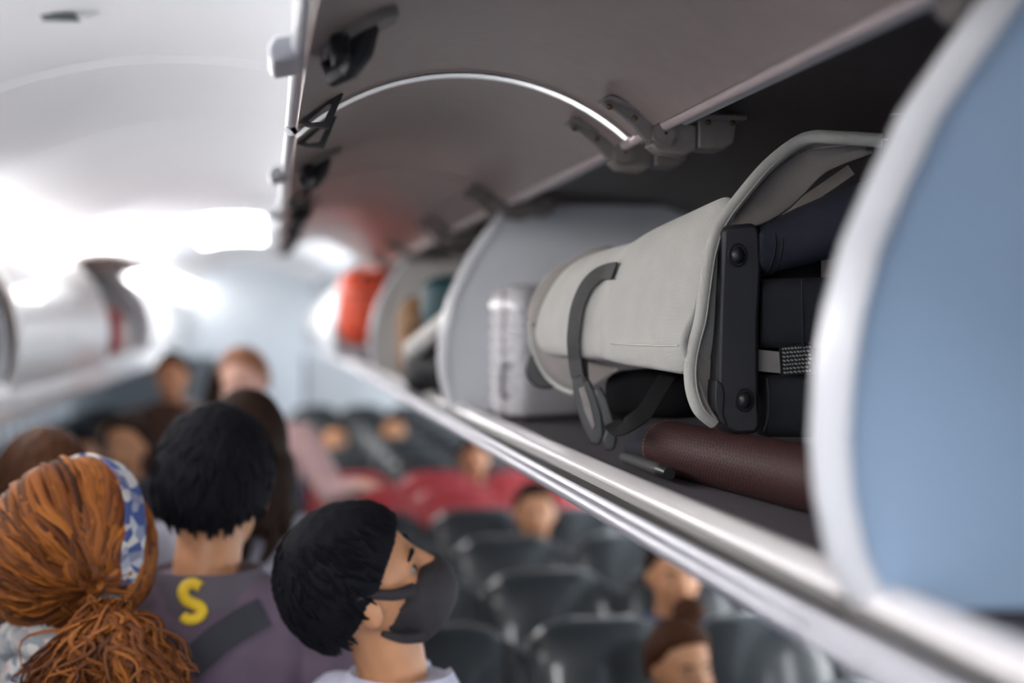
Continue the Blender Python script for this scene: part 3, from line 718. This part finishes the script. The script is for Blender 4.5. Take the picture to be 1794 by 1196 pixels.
def lc2(x, y, z): return Vector((cs0.x, cs0.y, cz)) + rot @ Vector((x, y, z))
MB().prism([lc2(-.002, .05, .02), lc2(-.002, .056, .02), lc2(-.002, .056, .28), lc2(-.002, .05, .28)], rot @ Vector((.004, 0, 0))).build('zip_band', M['case_dk'], sc)
hd = MB().tube(cr([lc2(.004, .035, .055), lc2(-.014, .035, .058), lc2(-.018, .035, .08), lc2(-.018, .035, .10), lc2(-.014, .035, .118), lc2(.004, .035, .12)], 4), .0055, 10).build('side_handle', M['case_dk'], sc)
for xx, yy in ((.05, .03), (.31, .03), (.05, .10), (.31, .10)):
    c = lc2(xx, yy, .008); MB().tube([c - rot @ Vector((.008, 0, 0)), c + rot @ Vector((.008, 0, 0))], .0055, 14).build('wheel', M['black'], sc)

def soft_bag(name, label, cat, m, c, size, strap=None, yaw=0, p=3.5, extra=None):
    t = empty(name, (c[0], c[1], c[2] - size[2] / 2), label, cat)
    ro = Euler((0, 0, R(yaw))).to_matrix().to_4x4(); cc = Vector(c)
    def fn(d):
        q = (abs(d.x) ** p + abs(d.y) ** p + abs(d.z) ** p) ** (-1 / p)
        return q * (1 + .035 * noise.noise(d * 2.2 + cc))
    mb = MB(); mb.ell((0, 0, 0), [s / 2 for s in size], nu=32, nv=20, fn=fn)
    mb.v = [ro @ v + cc for v in mb.v]
    bd = mb.build('bag_body', m, t, auto=80)
    L = lambda x, y, z: cc + ro @ Vector((x * size[0] / 2, y * size[1] / 2, z * size[2] / 2))
    MB().tube(cr([L(-.35, -.9, .55), L(-.3, -1.12, .75), L(.3, -1.12, .75), L(.35, -.9, .55)], 5), .008, 8).build('bag_handle', strap or M['black'], t)
    MB().tube(cr([L(-.92, -.6, .3), L(-.5, -.99, .3), L(.5, -.99, .3), L(.92, -.6, .3)], 5), .004, 6).build('zip', strap or M['black'], t)
    return t
def at(x, y, d): return P(x, y, d)
c = P(645, 512, 6.6); soft_bag('red_bag', 'bright red nylon bag bulging out of an open right-hand bin', 'bag', M['red_bag'], (c.x + .005, c.y, H + .065), (.30, .55, .36))
c = P(752, 585, 3.85); soft_bag('duffel_bag', 'black duffel bag on the floor of the bin past the suitcase', 'bag', M['black'], (c.x + .06, c.y, H - .125), (.26, .32, .16))
c = P(752, 538, 3.95); soft_bag('backpack', 'dark teal backpack on top of the black duffel bag', 'backpack', M['teal'], (c.x + .10, c.y + .02, H + .045), (.24, .26, .17))
c = P(716, 590, 4.75); soft_bag('shoulder_bag', 'ochre canvas bag at the far end of the bin past the suitcase', 'bag', M['ochre'], (c.x + .07, c.y, H - .06), (.22, .20, .29))
a = P(722, 612, 3.7); b = P(772, 572, 3.6)
t = empty('rolled_towel', a, 'white rolled towel poking out above the black duffel bag', 'towel')
d_ = (b - a).normalized()
MB().tube([a - d_ * .005, a, a + (b - a) * .5, b + d_ * .08], [.02, .026, .027, .026], 20).build('towel_roll', M['bagwhite'], t)
MB().tube(cr([a - d_ * .006 + Vector((math.cos(k * .9) * .02 * (1 - k / 16), 0, math.sin(k * .9) * .02 * (1 - k / 16))) for k in range(15)], 2), .002, 5).build('rolled_edge', M['trim'], t)
soft_bag('backpack', 'black backpack filling the left-hand bin at the left edge', 'backpack', M['black'], (-.86, 3.80, H + .0), (.33, .48, .40))
soft_bag('red_bag', 'dull red bag inside the open left-hand bin', 'bag', M['red'], (-.86, 7.45, H - .06), (.26, .22, .27))
soft_bag('white_bag', 'pale bag beside the dull red one in the open left-hand bin', 'bag', M['bagwhite'], (-.87, 7.85, H - .08), (.26, .40, .24))
soft_bag('white_bag', 'white bag nearest the opening edge of the left-hand lifted bin', 'bag', M['bagwhite'], (-.88, 6.9, H - .07), (.26, .42, .25))

# ------------------------------------------------------------------ seats
def make_seat(m, nm):
    root = empty('airline_seat', (0, 0, 0), 'x', 'seat')
    rings = []
    prof = [(.47, .215, .055, .06), (.60, .222, .055, .03), (.80, .222, .05, -.02), (.95, .220, .05, -.06), (1.05, .212, .052, -.085), (1.11, .192, .05, -.10), (1.145, .150, .040, -.108), (1.16, .09, .022, -.11)]
    for z, w, d, y in prof:
        ring = []
        for k in range(28):
            a = 2 * math.pi * k / 28; ca, sa = math.cos(a), math.sin(a); p = 3.4; q = (abs(ca) ** p + abs(sa) ** p) ** (-1 / p)
            ring.append(Vector((w * q * ca, y + d * q * sa - .02 * (ca * ca), z)))
        rings.append(ring)
    MB().loft(rings).build('backrest', m, root, auto=60)
    # side wings of the headrest
    for s in (-1, 1):
        MB().tube(cr([Vector((s * .195, -.02, .90)), Vector((s * .205, -.06, 1.0)), Vector((s * .195, -.09, 1.07)), Vector((s * .165, -.10, 1.11))], 4), [.02] * 2 + [.03] * 9 + [.02] * 2, 10).build('headrest_wing', M['seat2'] if m is M['seat'] else m, root)
    MB().box((0, .30, .43), (.44, .48, .12)).build('seat_cushion', m, root, bevel=.03)
    for s in (-1, 1):
        ar = MB().box((s * .235, .22, .62), (.045, .42, .05)).build('armrest', M['seat2'], root, bevel=.015)
        MB().box((s * .235, .08, .50), (.03, .06, .22)).build('armrest_post', M['grey'], ar, bevel=.005)
    for s in (-1, 1):
        MB().tube([Vector((s * .17, .10, 0)), Vector((s * .17, .12, .38))], .018, 8).build('leg', M['grey'], root)
        MB().tube([Vector((s * .17, .46, 0)), Vector((s * .17, .44, .38))], .018, 8).build('leg', M['grey'], root)
    MB().box((0, -.085, .74), (.38, .02, .24), Euler((R(13), 0, 0)).to_matrix().to_4x4()).build('tray_table', M['seat2'], root, bevel=.008)
    MB().box((0, -.055, .52), (.38, .03, .16), Euler((R(10), 0, 0)).to_matrix().to_4x4()).build('seat_pocket', M['darkcloth'], root, bevel=.008)
    return root
ORD = ['first', 'second', 'third', 'fourth', 'fifth', 'sixth', 'seventh', 'eighth', 'ninth', 'tenth', 'eleventh', 'twelfth', 'thirteenth', 'fourteenth', 'fifteenth', 'sixteenth', 'seventeenth']
rowsY = [2.82 + .75 * k for k in range(17)]
protoB = protoR = None
for ri, y in enumerate(rowsY):
    for x, side, pos in ((.42, 'right', 'aisle'), (.87, 'right', 'middle'), (1.32, 'right', 'window'), (-.62, 'left', 'aisle'), (-1.07, 'left', 'middle'), (-1.52, 'left', 'window')):
        if side == 'left' and ri < 7: continue
        if y > 13.9: continue
        red = side == 'right' and ri in (5, 6)
        if red:
            if protoR is None: protoR = o = make_seat(M['red'], 'red')
            else: o = copy_tree(protoR)
        else:
            if protoB is None: protoB = o = make_seat(M['seat'], 'black')
            else: o = copy_tree(protoB)
        o.location = (x, y + (random.uniform(-.02, .02)), 0); o.rotation_euler.z = math.pi
        o['label'] = '%s leather airline seat, %s place %s of the aisle, %s row from the viewer' % ('red' if red else 'black', pos, side, ORD[ri])
        o['group'] = ('red' if red else 'black') + ' seats %s of the aisle' % side

# ------------------------------------------------------------------ people
def sstep(a, b, x):
    t = min(1, max(0, (x - a) / (b - a))); return t * t * (3 - 2 * t)
def lerp_tab(tab, x):
    for (x0, y0), (x1, y1) in zip(tab, tab[1:]):
        if x <= x1: return y0 + (y1 - y0) * max(0, (x - x0)) / (x1 - x0)
    return tab[-1][1]
def head_prims(mb, T):
    mb.ell((0, -.008, .018), (.075, .094, .098), T, 28, 18)
    mb.ell((0, .022, -.035), (.062, .070, .078), T, 24, 16)
    mb.ell((0, .050, -.088), (.030, .030, .024), T, 14, 10)
    mb.ell((0, .068, .018), (.052, .022, .020), T, 16, 10)
    mb.capsule((0, .084, .012), (0, .104, -.026), .011, .015, T)
    for s in (-1, 1):
        mb.ell((s * .013, .093, -.031), (.010, .012, .008), T, 10, 8)
        mb.ell((s * .040, .060, -.026), (.024, .022, .022), T, 12, 8)
        mb.ell((s * .079, -.008, -.010), (.010, .020, .032), T, 12, 10)
        mb.ell((s * .083, -.016, .004), (.008, .018, .020), T, 12, 10)
    mb.ell((0, .082, -.058), (.024, .014, .014), T, 12, 8)
def hair_fn(tab, thick, seed, amp=.02):
    def fn(d):
        zl = lerp_tab(tab, d.y); m = sstep(zl - .10, zl + .06, d.z)
        nn = noise.noise(Vector((d.x * 7, d.y * 7, d.z * 2.5)) + Vector((seed, 0, 0))) + .5 * noise.noise(Vector((d.x * 16, d.y * 16, d.z * 5 + seed)))
        return .84 + (.16 + thick + amp * nn) * m
    return fn
HAIR_SHORT = [(-1, -.72), (-.5, -.55), (-.15, -.30), (.05, -.10), (.25, .15), (.5, .50), (.8, .66), (1, .75)]
HAIR_FRINGE = [(-1, -.72), (-.5, -.55), (-.15, -.30), (.05, -.10), (.25, .0), (.5, .22), (.8, .42), (1, .5)]
HAIR_LONG = [(-1, -1.1), (-.2, -1.1), (.0, -.9), (.2, -.4), (.45, .25), (.7, .55), (1, .70)]
def person(loc, yaw, label, height=1.75, skin='skin', hair='hair_black', hairkind='short', top='darkcloth', group=None, head_pitch=0, head_yaw=0, head_roll=0, vox=.009,
           seated=False, eyes=True, collar=None, arms=None, thick=.10, lower=True, headscale=1.0, drop=0.0, fwd=0.0, tufts=0):
    root = empty('person', loc, label, 'person', group)
    height -= drop; s = height / 1.75; dz = -.43 if seated else 0
    base = Matrix.Translation(Vector(loc)) @ Euler((0, 0, R(yaw))).to_matrix().to_4x4() @ Matrix.Scale(s, 4)
    up = base @ Matrix.Translation((0, 0, dz))
    neck = Vector((0, -.005 - fwd, 1.49 + drop))
    HT = up @ Matrix.Translation(neck) @ Euler((R(head_pitch), R(head_roll), R(head_yaw)), 'ZYX').to_matrix().to_4x4() @ Matrix.Translation((0, .018, .137)) @ Matrix.Scale(headscale, 4)
    # body: one continuous surface
    mb = MB(); head_prims(mb, HT)
    hc = HT @ Vector((0, -.01, -.05)); mb.capsule(up @ Vector((0, -.015, 1.42)), up @ (neck + Vector((0, 0, .02))), .062 * s, .056 * s); mb.capsule(up @ neck, hc, .056 * s, .056 * s)
    TOR = [(.90, .150, .105, 0), (.98, .155, .110, 0), (1.08, .138, .098, .005), (1.20, .150, .105, .005), (1.32, .170, .110, 0), (1.40, .180, .095, -.01), (1.455, .125, .075, -.012), (1.485, .07, .06, -.01)]
    def torso(m, e, zmin=0):
        rings = []
        for z, w, d, y in TOR:
            if z < zmin: continue
            rings.append([up @ Vector(((w + e) * math.cos(2 * math.pi * k / 24), (d + e) * math.sin(2 * math.pi * k / 24) + y, z + (e if z > 1.44 else 0))) for k in range(24)])
        m.loft(rings)
    torso(mb, 0)
    A = arms or {}
    sh = {-1: A.get('l', [(-.195, -.01, 1.405), (-.245, -.04, 1.12), (-.235, .09, .90)]), 1: A.get('r', [(.195, -.01, 1.405), (.245, -.04, 1.12), (.235, .09, .90)])}
    for sg in (-1, 1):
        p0, p1, p2 = [up @ Vector(q) for q in sh[sg]]
        mb.capsule(p0, p1, .052 * s, .040 * s); mb.capsule(p1, p2, .040 * s, .027 * s)
        t = (p2 - p1).normalized(); side = (up.to_3x3() @ Vector((0, 1, 0))).normalized(); side = (side - t * side.dot(t)).normalized(); w = t.cross(side)
        pc = p2 + t * .045 * s
        mb.capsule(p2, pc + t * .02 * s, .024 * s, .030 * s); 
        for k, ln in enumerate((.062, .075, .080, .070)):
            fb = pc + t * .03 * s + side * (k - 1.5) * .021 * s; mid_ = fb + t * ln * .55 * s + w * .006; mb.capsule(fb, mid_, .009 * s, .0085 * s); mb.capsule(mid_, mid_ + t * ln * .45 * s + w * .016, .0085 * s, .0075 * s)
        tb = pc + side * .030 * s - t * .01; mb.capsule(tb, tb + side * .028 + t * .032, .011, .010); mb.capsule(tb + side * .028 + t * .032, tb + side * .034 + t * .06, .010, .008)
    legs = {}
    for sg in (-1, 1):
        if seated: q = [(sg * .09, 0, .92 + dz), (sg * .11, .42, .50), (sg * .11, .40, .08)]
        else: q = [(sg * .088, 0, .90), (sg * .098, .02, .50), (sg * .10, -.02, .085)]
        q = [base @ Vector(v) for v in q]; legs[sg] = q
        mb.capsule(q[0], q[1], .080 * s, .056 * s); mb.capsule(q[1], q[2], .055 * s, .038 * s)
        f = base.to_3x3() @ Vector((0, .14, -.04)); mb.capsule(q[2] - Vector((0, 0, .03)), q[2] + f, .040 * s, .034 * s)
    body = mb.build('body', M[skin], root, remesh=vox, smoothit=5)
    # clothes
    tp = MB(); torso(tp, .018, .95)
    for sg in (-1, 1):
        p0, p1, p2 = [up @ Vector(q) for q in sh[sg]]
        tp.capsule(p0, p1, .068 * s, .054 * s); tp.capsule(p1, p1 + (p2 - p1) * .95, .054 * s, .040 * s)
    topo = tp.build('top', M[top], root, remesh=vox * 1.1, smoothit=4)
    if lower:
        tr = MB()
        rings = [[up @ Vector(((w + .012) * math.cos(2 * math.pi * k / 24), (d + .012) * math.sin(2 * math.pi * k / 24), z)) for k in range(24)] for z, w, d in ((.84, .14, .10), (.92, .152, .107), (1.0, .150, .106))]
        tr.loft(rings)
        for sg in (-1, 1):
            q = legs[sg]; tr.capsule(q[0], q[1], .094 * s, .070 * s); tr.capsule(q[1], q[2] + Vector((0, 0, .02)), .070 * s, .058 * s)
        tr.build('trousers', M['trouser'], root, remesh=.014)
        for sg in (-1, 1):
            q = legs[sg]; f = base.to_3x3() @ Vector((0, .15, -.042))
            sm = MB(); sm.capsule(q[2] - Vector((0, 0, .036)), q[2] + f, .047 * s, .040 * s); sm.build('shoe', M['shoe'], root)
    # hair
    hm = MB()
    if hairkind == 'fringe':
        hm.ell((0, -.012, .014), (.083, .104, .108), HT, 96, 64, hair_fn(HAIR_FRINGE, thick, 11.3))
    elif hairkind == 'short':
        hm.ell((0, -.012, .014), (.083, .104, .108), HT, 96, 64, hair_fn(HAIR_SHORT, thick, random.random() * 50))
    elif hairkind in ('long', 'bun'):
        hm.ell((0, -.012, .014), (.083, .104, .108), HT, 48, 32, hair_fn(HAIR_LONG if hairkind == 'long' else HAIR_SHORT, thick, random.random() * 50))
        if hairkind == 'bun': hm.ell((-.06, -.055, .135), (.048, .045, .042), HT, 20, 14, lambda d: 1 + .12 * noise.noise(d * 4))
    ho = None
    if tufts:                                # short locks that lie along the scalp from the crown
        rt_ = random.Random(int(height * 1e4)); cw = Vector((.1, -.35, .93)).normalized()
        for i in range(tufts):
            az = rt_.uniform(0, 2 * math.pi); d0 = Vector((math.cos(az), math.sin(az), rt_.uniform(-.75, 1.2))).normalized()
            if d0.z < lerp_tab(HAIR_SHORT, d0.y) + .04: continue
            tan = (d0 - cw); tan = (tan - d0 * tan.dot(d0)); tan = (tan.normalized() if tan.length > .05 else Vector((1, 0, 0))) + Vector((rt_.uniform(-.4, .4), rt_.uniform(-.4, .4), rt_.uniform(-.3, .3)))
            pts = []; ln = rt_.uniform(.18, .32); lf = rt_.uniform(-.03, .03)
            for k in range(4):
                f = k / 3; d = (d0 + tan * ln * (f - .35)).normalized(); r_ = 1.0 + thick * .9 + lf * f
                pts.append(HT @ (Vector((0, -.012, .014)) + Vector((d.x * .083 * r_, d.y * .104 * r_, d.z * .108 * r_))))
            hm.tube(pts, [.004, .0055, .0045, .0012], 5, flat=.7)
    if hairkind == 'long':
        for i in range(34):
            a = R(-205 + 230 * i / 33) ; cx = math.cos(a) * .082; cy = math.sin(a) * .10 - .015
            if cy > .045: continue
            l = random.uniform(.05, .13)
            hm.tube(cr([HT @ Vector((cx * .8, cy * .8, .06)), HT @ Vector((cx * 1.08, cy * 1.08, -.03)), HT @ Vector((cx * 1.15, cy * 1.12 - .01, -.12)), HT @ Vector((cx * 1.2 + random.uniform(-.02, .02), cy - .03, -.12 - l * .6)), HT @ Vector((cx * 1.05 + random.uniform(-.02, .02), cy - .035, -.12 - l))], 4),
                    [.012] * 4 + [.019] * 9 + [.015, .012, .009, .005], 7)
    if hairkind != 'none': ho = hm.build('hair', M[hair], root, auto=80)
    if eyes:
        for sg in (-1, 1):
            e = MB().ell((sg * .031, .0715, -.001), (.0115, .0095, .0068), HT, 14, 10).build('eye', M['eye_w'], root)
            MB().ell((sg * .032, .0775, -.001), (.0065, .0045, .0065), HT, 10, 8).build('iris', M['eye_d'], e)
            MB().tube([HT @ Vector((sg * .014, .087, .020)), HT @ Vector((sg * .031, .086, .025)), HT @ Vector((sg * .050, .074, .021))], [.003, .004, .002], 6).build('eyebrow', M[hair], root)
        MB().tube([HT @ Vector((-.024, .083, -.057)), HT @ Vector((0, .096, -.058)), HT @ Vector((.024, .083, -.057))], [.002, .006, .002], 8).build('mouth', M['lip'], root)
    if collar:
        rings = []
        for k in range(25):
            a = R(20 + 320 * k / 24) + R(90)
            c0, c1 = math.cos(a), math.sin(a)
            rings.append([up @ Vector(((.082 + e) * c0, (.074 + e) * c1 - .012, z)) for e, z in ((.0, 1.465), (-.002, 1.505), (.008, 1.51), (.024, 1.48), (.030, 1.455))])
        MB().loft(rings).build('collar', M[collar], root)
    return root, body, topo, ho, HT, up
def stand(px, py, d, zc):                    # feet under a head seen at px,py; returns location and height
    c = P(px, py, d); return c

def place(px, ytop, d):                      # floor point and standing height from the crown of a head
    c = P(px, ytop, d); return (c.x, c.y, 0), c.z

# man in the mauve jacket
loc, h = place(362, 728, 2.42)
man, bodyo, jac, ho, HT, up = person(loc, -4, 'black-haired man in a mauve jacket with a yellow emblem, seen from behind', h, 'skin', 'hair_black', 'short', 'mauve', head_pitch=-4, head_yaw=-8, head_roll=4, vox=.007, collar='mauve_grey', thick=.15, headscale=1.06, drop=.012, tufts=700)
hj = hitter(jac)
cands = [(462, 1072), (436, 1086), (408, 1102), (380, 1122), (354, 1144), (330, 1164)]
q = [hj(x, y, .004) for x, y in cands]; q = [a for a in q if a]
if len(q) > 2:
    ribbon(MB(), [a[0] for a in q], [a[1] for a in q], .05, .005).build('strap_panel', M['darkcloth'], man)
S = [(352, 1032), (341, 1026), (328, 1031), (323, 1043), (329, 1053), (341, 1058), (352, 1063), (354, 1074), (345, 1083), (332, 1085), (323, 1079)]
q = [hj(x, y, .012) for x, y in S]; q = [a[0] for a in q if a]
if len(q) > 4:
    MB().tube(cr(q, 4), .0095, 8).build('emblem', M['yellow'], man)

# auburn-haired woman with headband
loc, h = place(138, 838, 2.22)
wom, bo, tpo, ho, HT, up = person(loc, -44, 'auburn-haired woman with a blue and white floral headband, seen from behind', h, 'skin2', 'hair_under', 'auburn', 'floral', vox=.007, thick=.2, headscale=1.06, head_pitch=4)
cap = MB(); cap.ell((0, -.014, .012), (.098, .116, .118), HT, 48, 32, hair_fn([(-1, -.95), (-.1, -.75), (.1, -.4), (.3, .1), (.5, .45), (1, .7)], .08, 3.1))
hair = cap.build('hair', M['hair_under'], wom, auto=80)
inv = HT.inverted()
tie = inv @ P(192, 1068, 2.08)
rx, ry, rz = .103, .122, .124; ctr = Vector((0, -.014, .012))
td = Vector(((tie.x - ctr.x) / rx, (tie.y - ctr.y) / ry, (tie.z - ctr.z) / rz)); tdn = td.normalized()
rl = random.Random(5); lk = MB()
for i in range(1150):
    if i < 300:
        a = R(rl.uniform(-10, 190)); s0 = Vector((math.cos(a), .16 + .30 * math.sin(a), math.sin(a))).normalized()
    else:
        az = rl.uniform(0, 2 * math.pi); s0 = Vector((math.cos(az), math.sin(az), rl.uniform(-.7, 1.6))).normalized()
    if s0.y > .16 + .32 * max(0, s0.z): continue
    pts = []; rad_ = []
    n = 11; sag = .25 * noise.noise(s0 * 2.1) + rl.uniform(-.12, .12); perp = s0.cross(tdn).normalized() if s0.cross(tdn).length > .01 else Vector((0, 0, 1))
    ph = 6 * noise.noise(s0 * 1.7); wv = rl.uniform(.01, .05); lay = rl.random()
    for k in range(n):
        f = k / (n - 1); d = s0.slerp(tdn, f * .97) if s0.dot(tdn) > -.98 else s0
        d = (d + perp * (sag * math.sin(math.pi * f) + wv * math.sin(f * 11 + ph))).normalized()
        r_ = 1.02 + .11 * lay * math.sin(math.pi * min(1, f * 1.1)) + .015 * math.sin(f * 9 + ph)
        pts.append(HT @ (ctr + Vector((d.x * rx * r_, d.y * ry * r_, d.z * rz * r_)))); rad_.append(.0052 * (.45 + .75 * math.sin(math.pi * min(.95, f + .08))))
    lk.tube(pts, rad_, 5, flat=.6)
for i in range(170):                         # side hair in front of the band, swept over the ear to the tie
    s0 = Vector((rl.uniform(.55, .95), rl.uniform(.35, .62), rl.uniform(-.35, .55))).normalized(); s1 = Vector((.95, rl.uniform(.05, .25), rl.uniform(-.75, -.45))).normalized()
    pts = []
    for k in range(10):
        f = k / 9; d = s0.slerp(s1, f * 2) if f < .5 else s1.slerp(tdn, (f - .5) * 2); r_ = 1.06 + .14 * math.sin(math.pi * f) * rl.uniform(.6, 1)
        pts.append(HT @ (ctr + Vector((d.x * rx * r_, d.y * ry * r_, d.z * rz * r_))))
    lk.tube(pts, [.004, .005, .0055, .006, .006, .006, .006, .005, .004, .003], 5, flat=.6)
tw = P(192, 1068, 2.07)
for i in range(800):                         # loose side ponytail below the tie
    e = P(rl.uniform(25, 345), rl.uniform(1170, 1330), rl.uniform(2.0, 2.16))
    w1 = tw + (e - tw) * .3 + Vector((rl.uniform(-.028, .028), rl.uniform(-.03, .02), rl.uniform(-.005, .02))); w2 = tw + (e - tw) * .65 + Vector((rl.uniform(-.03, .03), rl.uniform(-.03, .02), rl.uniform(-.01, .02)))
    st0 = tw + Vector((rl.uniform(-.03, .03), rl.uniform(-.02, .02), rl.uniform(-.02, .02)))
    pp = cr([st0, w1, w2, e], 5); ww = rl.uniform(.004, .012); wp = rl.uniform(0, 6); pp = [p_ + Vector((math.sin(k * .9 + wp), .5 * math.cos(k * .8 + wp), 0)) * ww * min(1, k / 5) for k, p_ in enumerate(pp)]; lk.tube(pp, [.0026 + .0020 * math.sin(math.pi * k / (len(pp) - 1)) - .0018 * k / len(pp) for k in range(len(pp))], 4, flat=.6)
lko = lk.build('hair_locks', M['locks'], wom, auto=80)
MB().tube(cr([tw + Vector((.022 * math.cos(a), .012 * math.sin(a) - .005, .016 * math.sin(a))) for a in [2 * math.pi * k / 12 for k in range(13)]], 2), .007, 8).build('hair_tie', M['black'], wom)
# headband over the crown, ear to ear
pp = []; nn_ = []
for k in range(33):
    a = R(-18 + 216 * k / 32); d = Vector((math.cos(a), .06 + .38 * max(0, math.sin(a)), math.sin(a))).normalized()
    pp.append(HT @ (ctr + Vector((d.x * rx * 1.13, d.y * ry * 1.1 + .004, d.z * rz * 1.12)))); nn_.append((HT.to_3x3() @ d).normalized())
ribbon(MB(), pp, nn_, .042, .004).build('headband', M['floral_blue'], wom)
sp_ = []
for k in range(21):
    a = 2 * math.pi * k / 20; sp_.append(up @ Vector((.088 * math.cos(a), .082 * math.sin(a) - .012, 1.50 + .012 * math.sin(3 * a))))
MB().tube(sp_, [.030 + .007 * math.sin(k * 2.1) for k in range(20)] + [.030], 10).build('neck_scarf', M['floral'], wom)

# masked man in profile
loc, h = place(600, 872, 2.14)
mk, bo, tpo, ho, HT, up = person((loc[0] + .100, loc[1] + .03, 0), -62, 'black-haired man in a black face mask and pale lavender shirt looking up to the right', h, 'skin', 'hair_black', 'fringe', 'shirt', vox=.006, collar='shirt', thick=.13, head_pitch=29, head_yaw=-26, headscale=1.06, drop=.045, fwd=.03, tufts=700)
def mask_fn(d):
    m = sstep(-.02, .16, d.y) * sstep(.62, .42, d.z + .35 * (d.y < .2)); return .80 + .24 * m
MB().ell((0, .030, -.048), (.076, .096, .074), HT, 40, 28, mask_fn).build('face_mask', M['mask'], mk, auto=80)
for s in (1, -1):
    for pts in ([(.060, .062, -.018), (.077, .035, -.004), (.086, .002, .018), (.088, -.018, .022)], [(.062, .045, -.092), (.074, .018, -.075), (.082, -.006, -.048)]):
        pq = cr([HT @ Vector((s * x, y, z)) for x, y, z in pts], 5)
        MB().tube(pq, [.012 - .007 * k / (len(pq) - 1) for k in range(len(pq))], 8, flat=.9).build('ear_loop', M['mask'], mk)

# others down the aisle
loc, h = place(78, 775, 2.95); person(loc, 8, 'person with dark auburn short hair right behind the woman with headband', h, 'skin2', 'hair_auburn_dark', 'short', 'brownshirt', thick=.20, vox=.010, headscale=1.1, tufts=400)
loc, h = place(432, 690, 3.25); person(loc, 0, 'woman with long dark brown hair in a grey top with a teal collar', h, 'skin', 'hair_brown', 'long', 'greytop', collar='tealcol', thick=.14, vox=.010)
loc, h = place(302, 617, 7.4); person(loc, 172, 'dark-haired man facing the viewer far down the aisle in dark clothes', h, 'skin3', 'hair_black', 'short', 'brownshirt', thick=.10, vox=.012)
loc, h = place(445, 606, 5.6); person(loc, 150, 'reddish-blond fair-skinned man in a pale pink shirt in the aisle', h, 'skin2', 'hair_blond', 'short', 'pink', thick=.10, vox=.011, head_pitch=-10, head_roll=10,
      arms={'l': [(-.195, -.01, 1.405), (-.36, .06, 1.22), (-.50, .16, 1.26)], 'r': [(.195, -.01, 1.405), (.245, -.04, 1.12), (.235, .09, .90)]})
loc, h = place(395, 640, 6.6); person(loc, 10, 'dark-haired person behind the reddish-blond man', h, 'skin', 'hair_brown', 'long', 'darkcloth', thick=.10, vox=.013)
loc, h = place(222, 728, 5.2); person(loc, 165, 'brown-haired person in a dark top leaning beside the left seats', h, 'skin', 'hair_brown', 'short', 'darkcloth', thick=.12, vox=.012)
# seated passengers
def sit(x, y, yaw, label, skin, hair, kind, top, hh=1.72, **k): return person((x, y, 0), yaw, label, hh, skin, hair, kind, top, seated=True, vox=.012, **k)
sit(1.0, 3.40, 196, 'seated woman with brown hair in a bun, in front of the nearest black seat', 'skin', 'hair_auburn_dark', 'bun', 'darkcloth', 1.60, thick=.12)
sit(1.20, 4.14, 180, 'seated passenger whose tan face shows between two black seats under the lip', 'skin3', 'hair_brown', 'short', 'bluecloth', 1.74)
sit(1.06, 5.66, 176, 'seated passenger with brown hair in front of the red seats', 'skin3', 'hair_brown', 'short', 'darkcloth')
sit(1.13, 7.90, 180, 'seated passenger just past the red seats near the right wall', 'skin3', 'hair_black', 'short', 'brownshirt')
for x, k, lb, sk, hr, tp_ in ((-1.07, 8, 'seated passenger in blue, nearest of those in the left seats', 'skin', 'hair_black', 'bluecloth'),
                       (-.62, 9, 'seated passenger in dark clothes in a left aisle seat', 'skin3', 'hair_black', 'darkcloth'),
                       (-1.07, 10, 'seated passenger in brown in the left middle seat behind the one in blue', 'skin', 'hair_brown', 'brownshirt'),
                       (.42, 9, 'seated passenger with black hair in a right aisle seat beyond the red ones', 'skin', 'hair_black', 'bluecloth'),
                       (.87, 10, 'seated passenger in the right middle seat far beyond the red ones', 'skin3', 'hair_brown', 'darkcloth')):
    sit(x, rowsY[k] - .20, 180, lb, sk, hr, 'short', tp_)

# partition at the front of the cabin
t = empty('partition', (-1.2, 14.6, 0), 'grey partition wall at the front end left of the aisle', 'partition')
MB().box((-1.24, 14.6, .80), (1.42, .05, 1.60)).build('panel', M['bulk_dk'], t, bevel=.01)
MB().box((-.53, 14.6, .80), (.04, .08, 1.60)).build('edge_post', M['grey'], t, bevel=.01)
t = empty('partition', (1.1, 14.9, 0), 'pale partition wall at the front end right of the aisle', 'partition')
MB().box((1.0, 14.9, .80), (1.25, .05, 1.60)).build('panel', M['bulk'], t, bevel=.01)
MB().box((.37, 14.9, .80), (.04, .08, 1.60)).build('edge_post', M['grey'], t, bevel=.01)
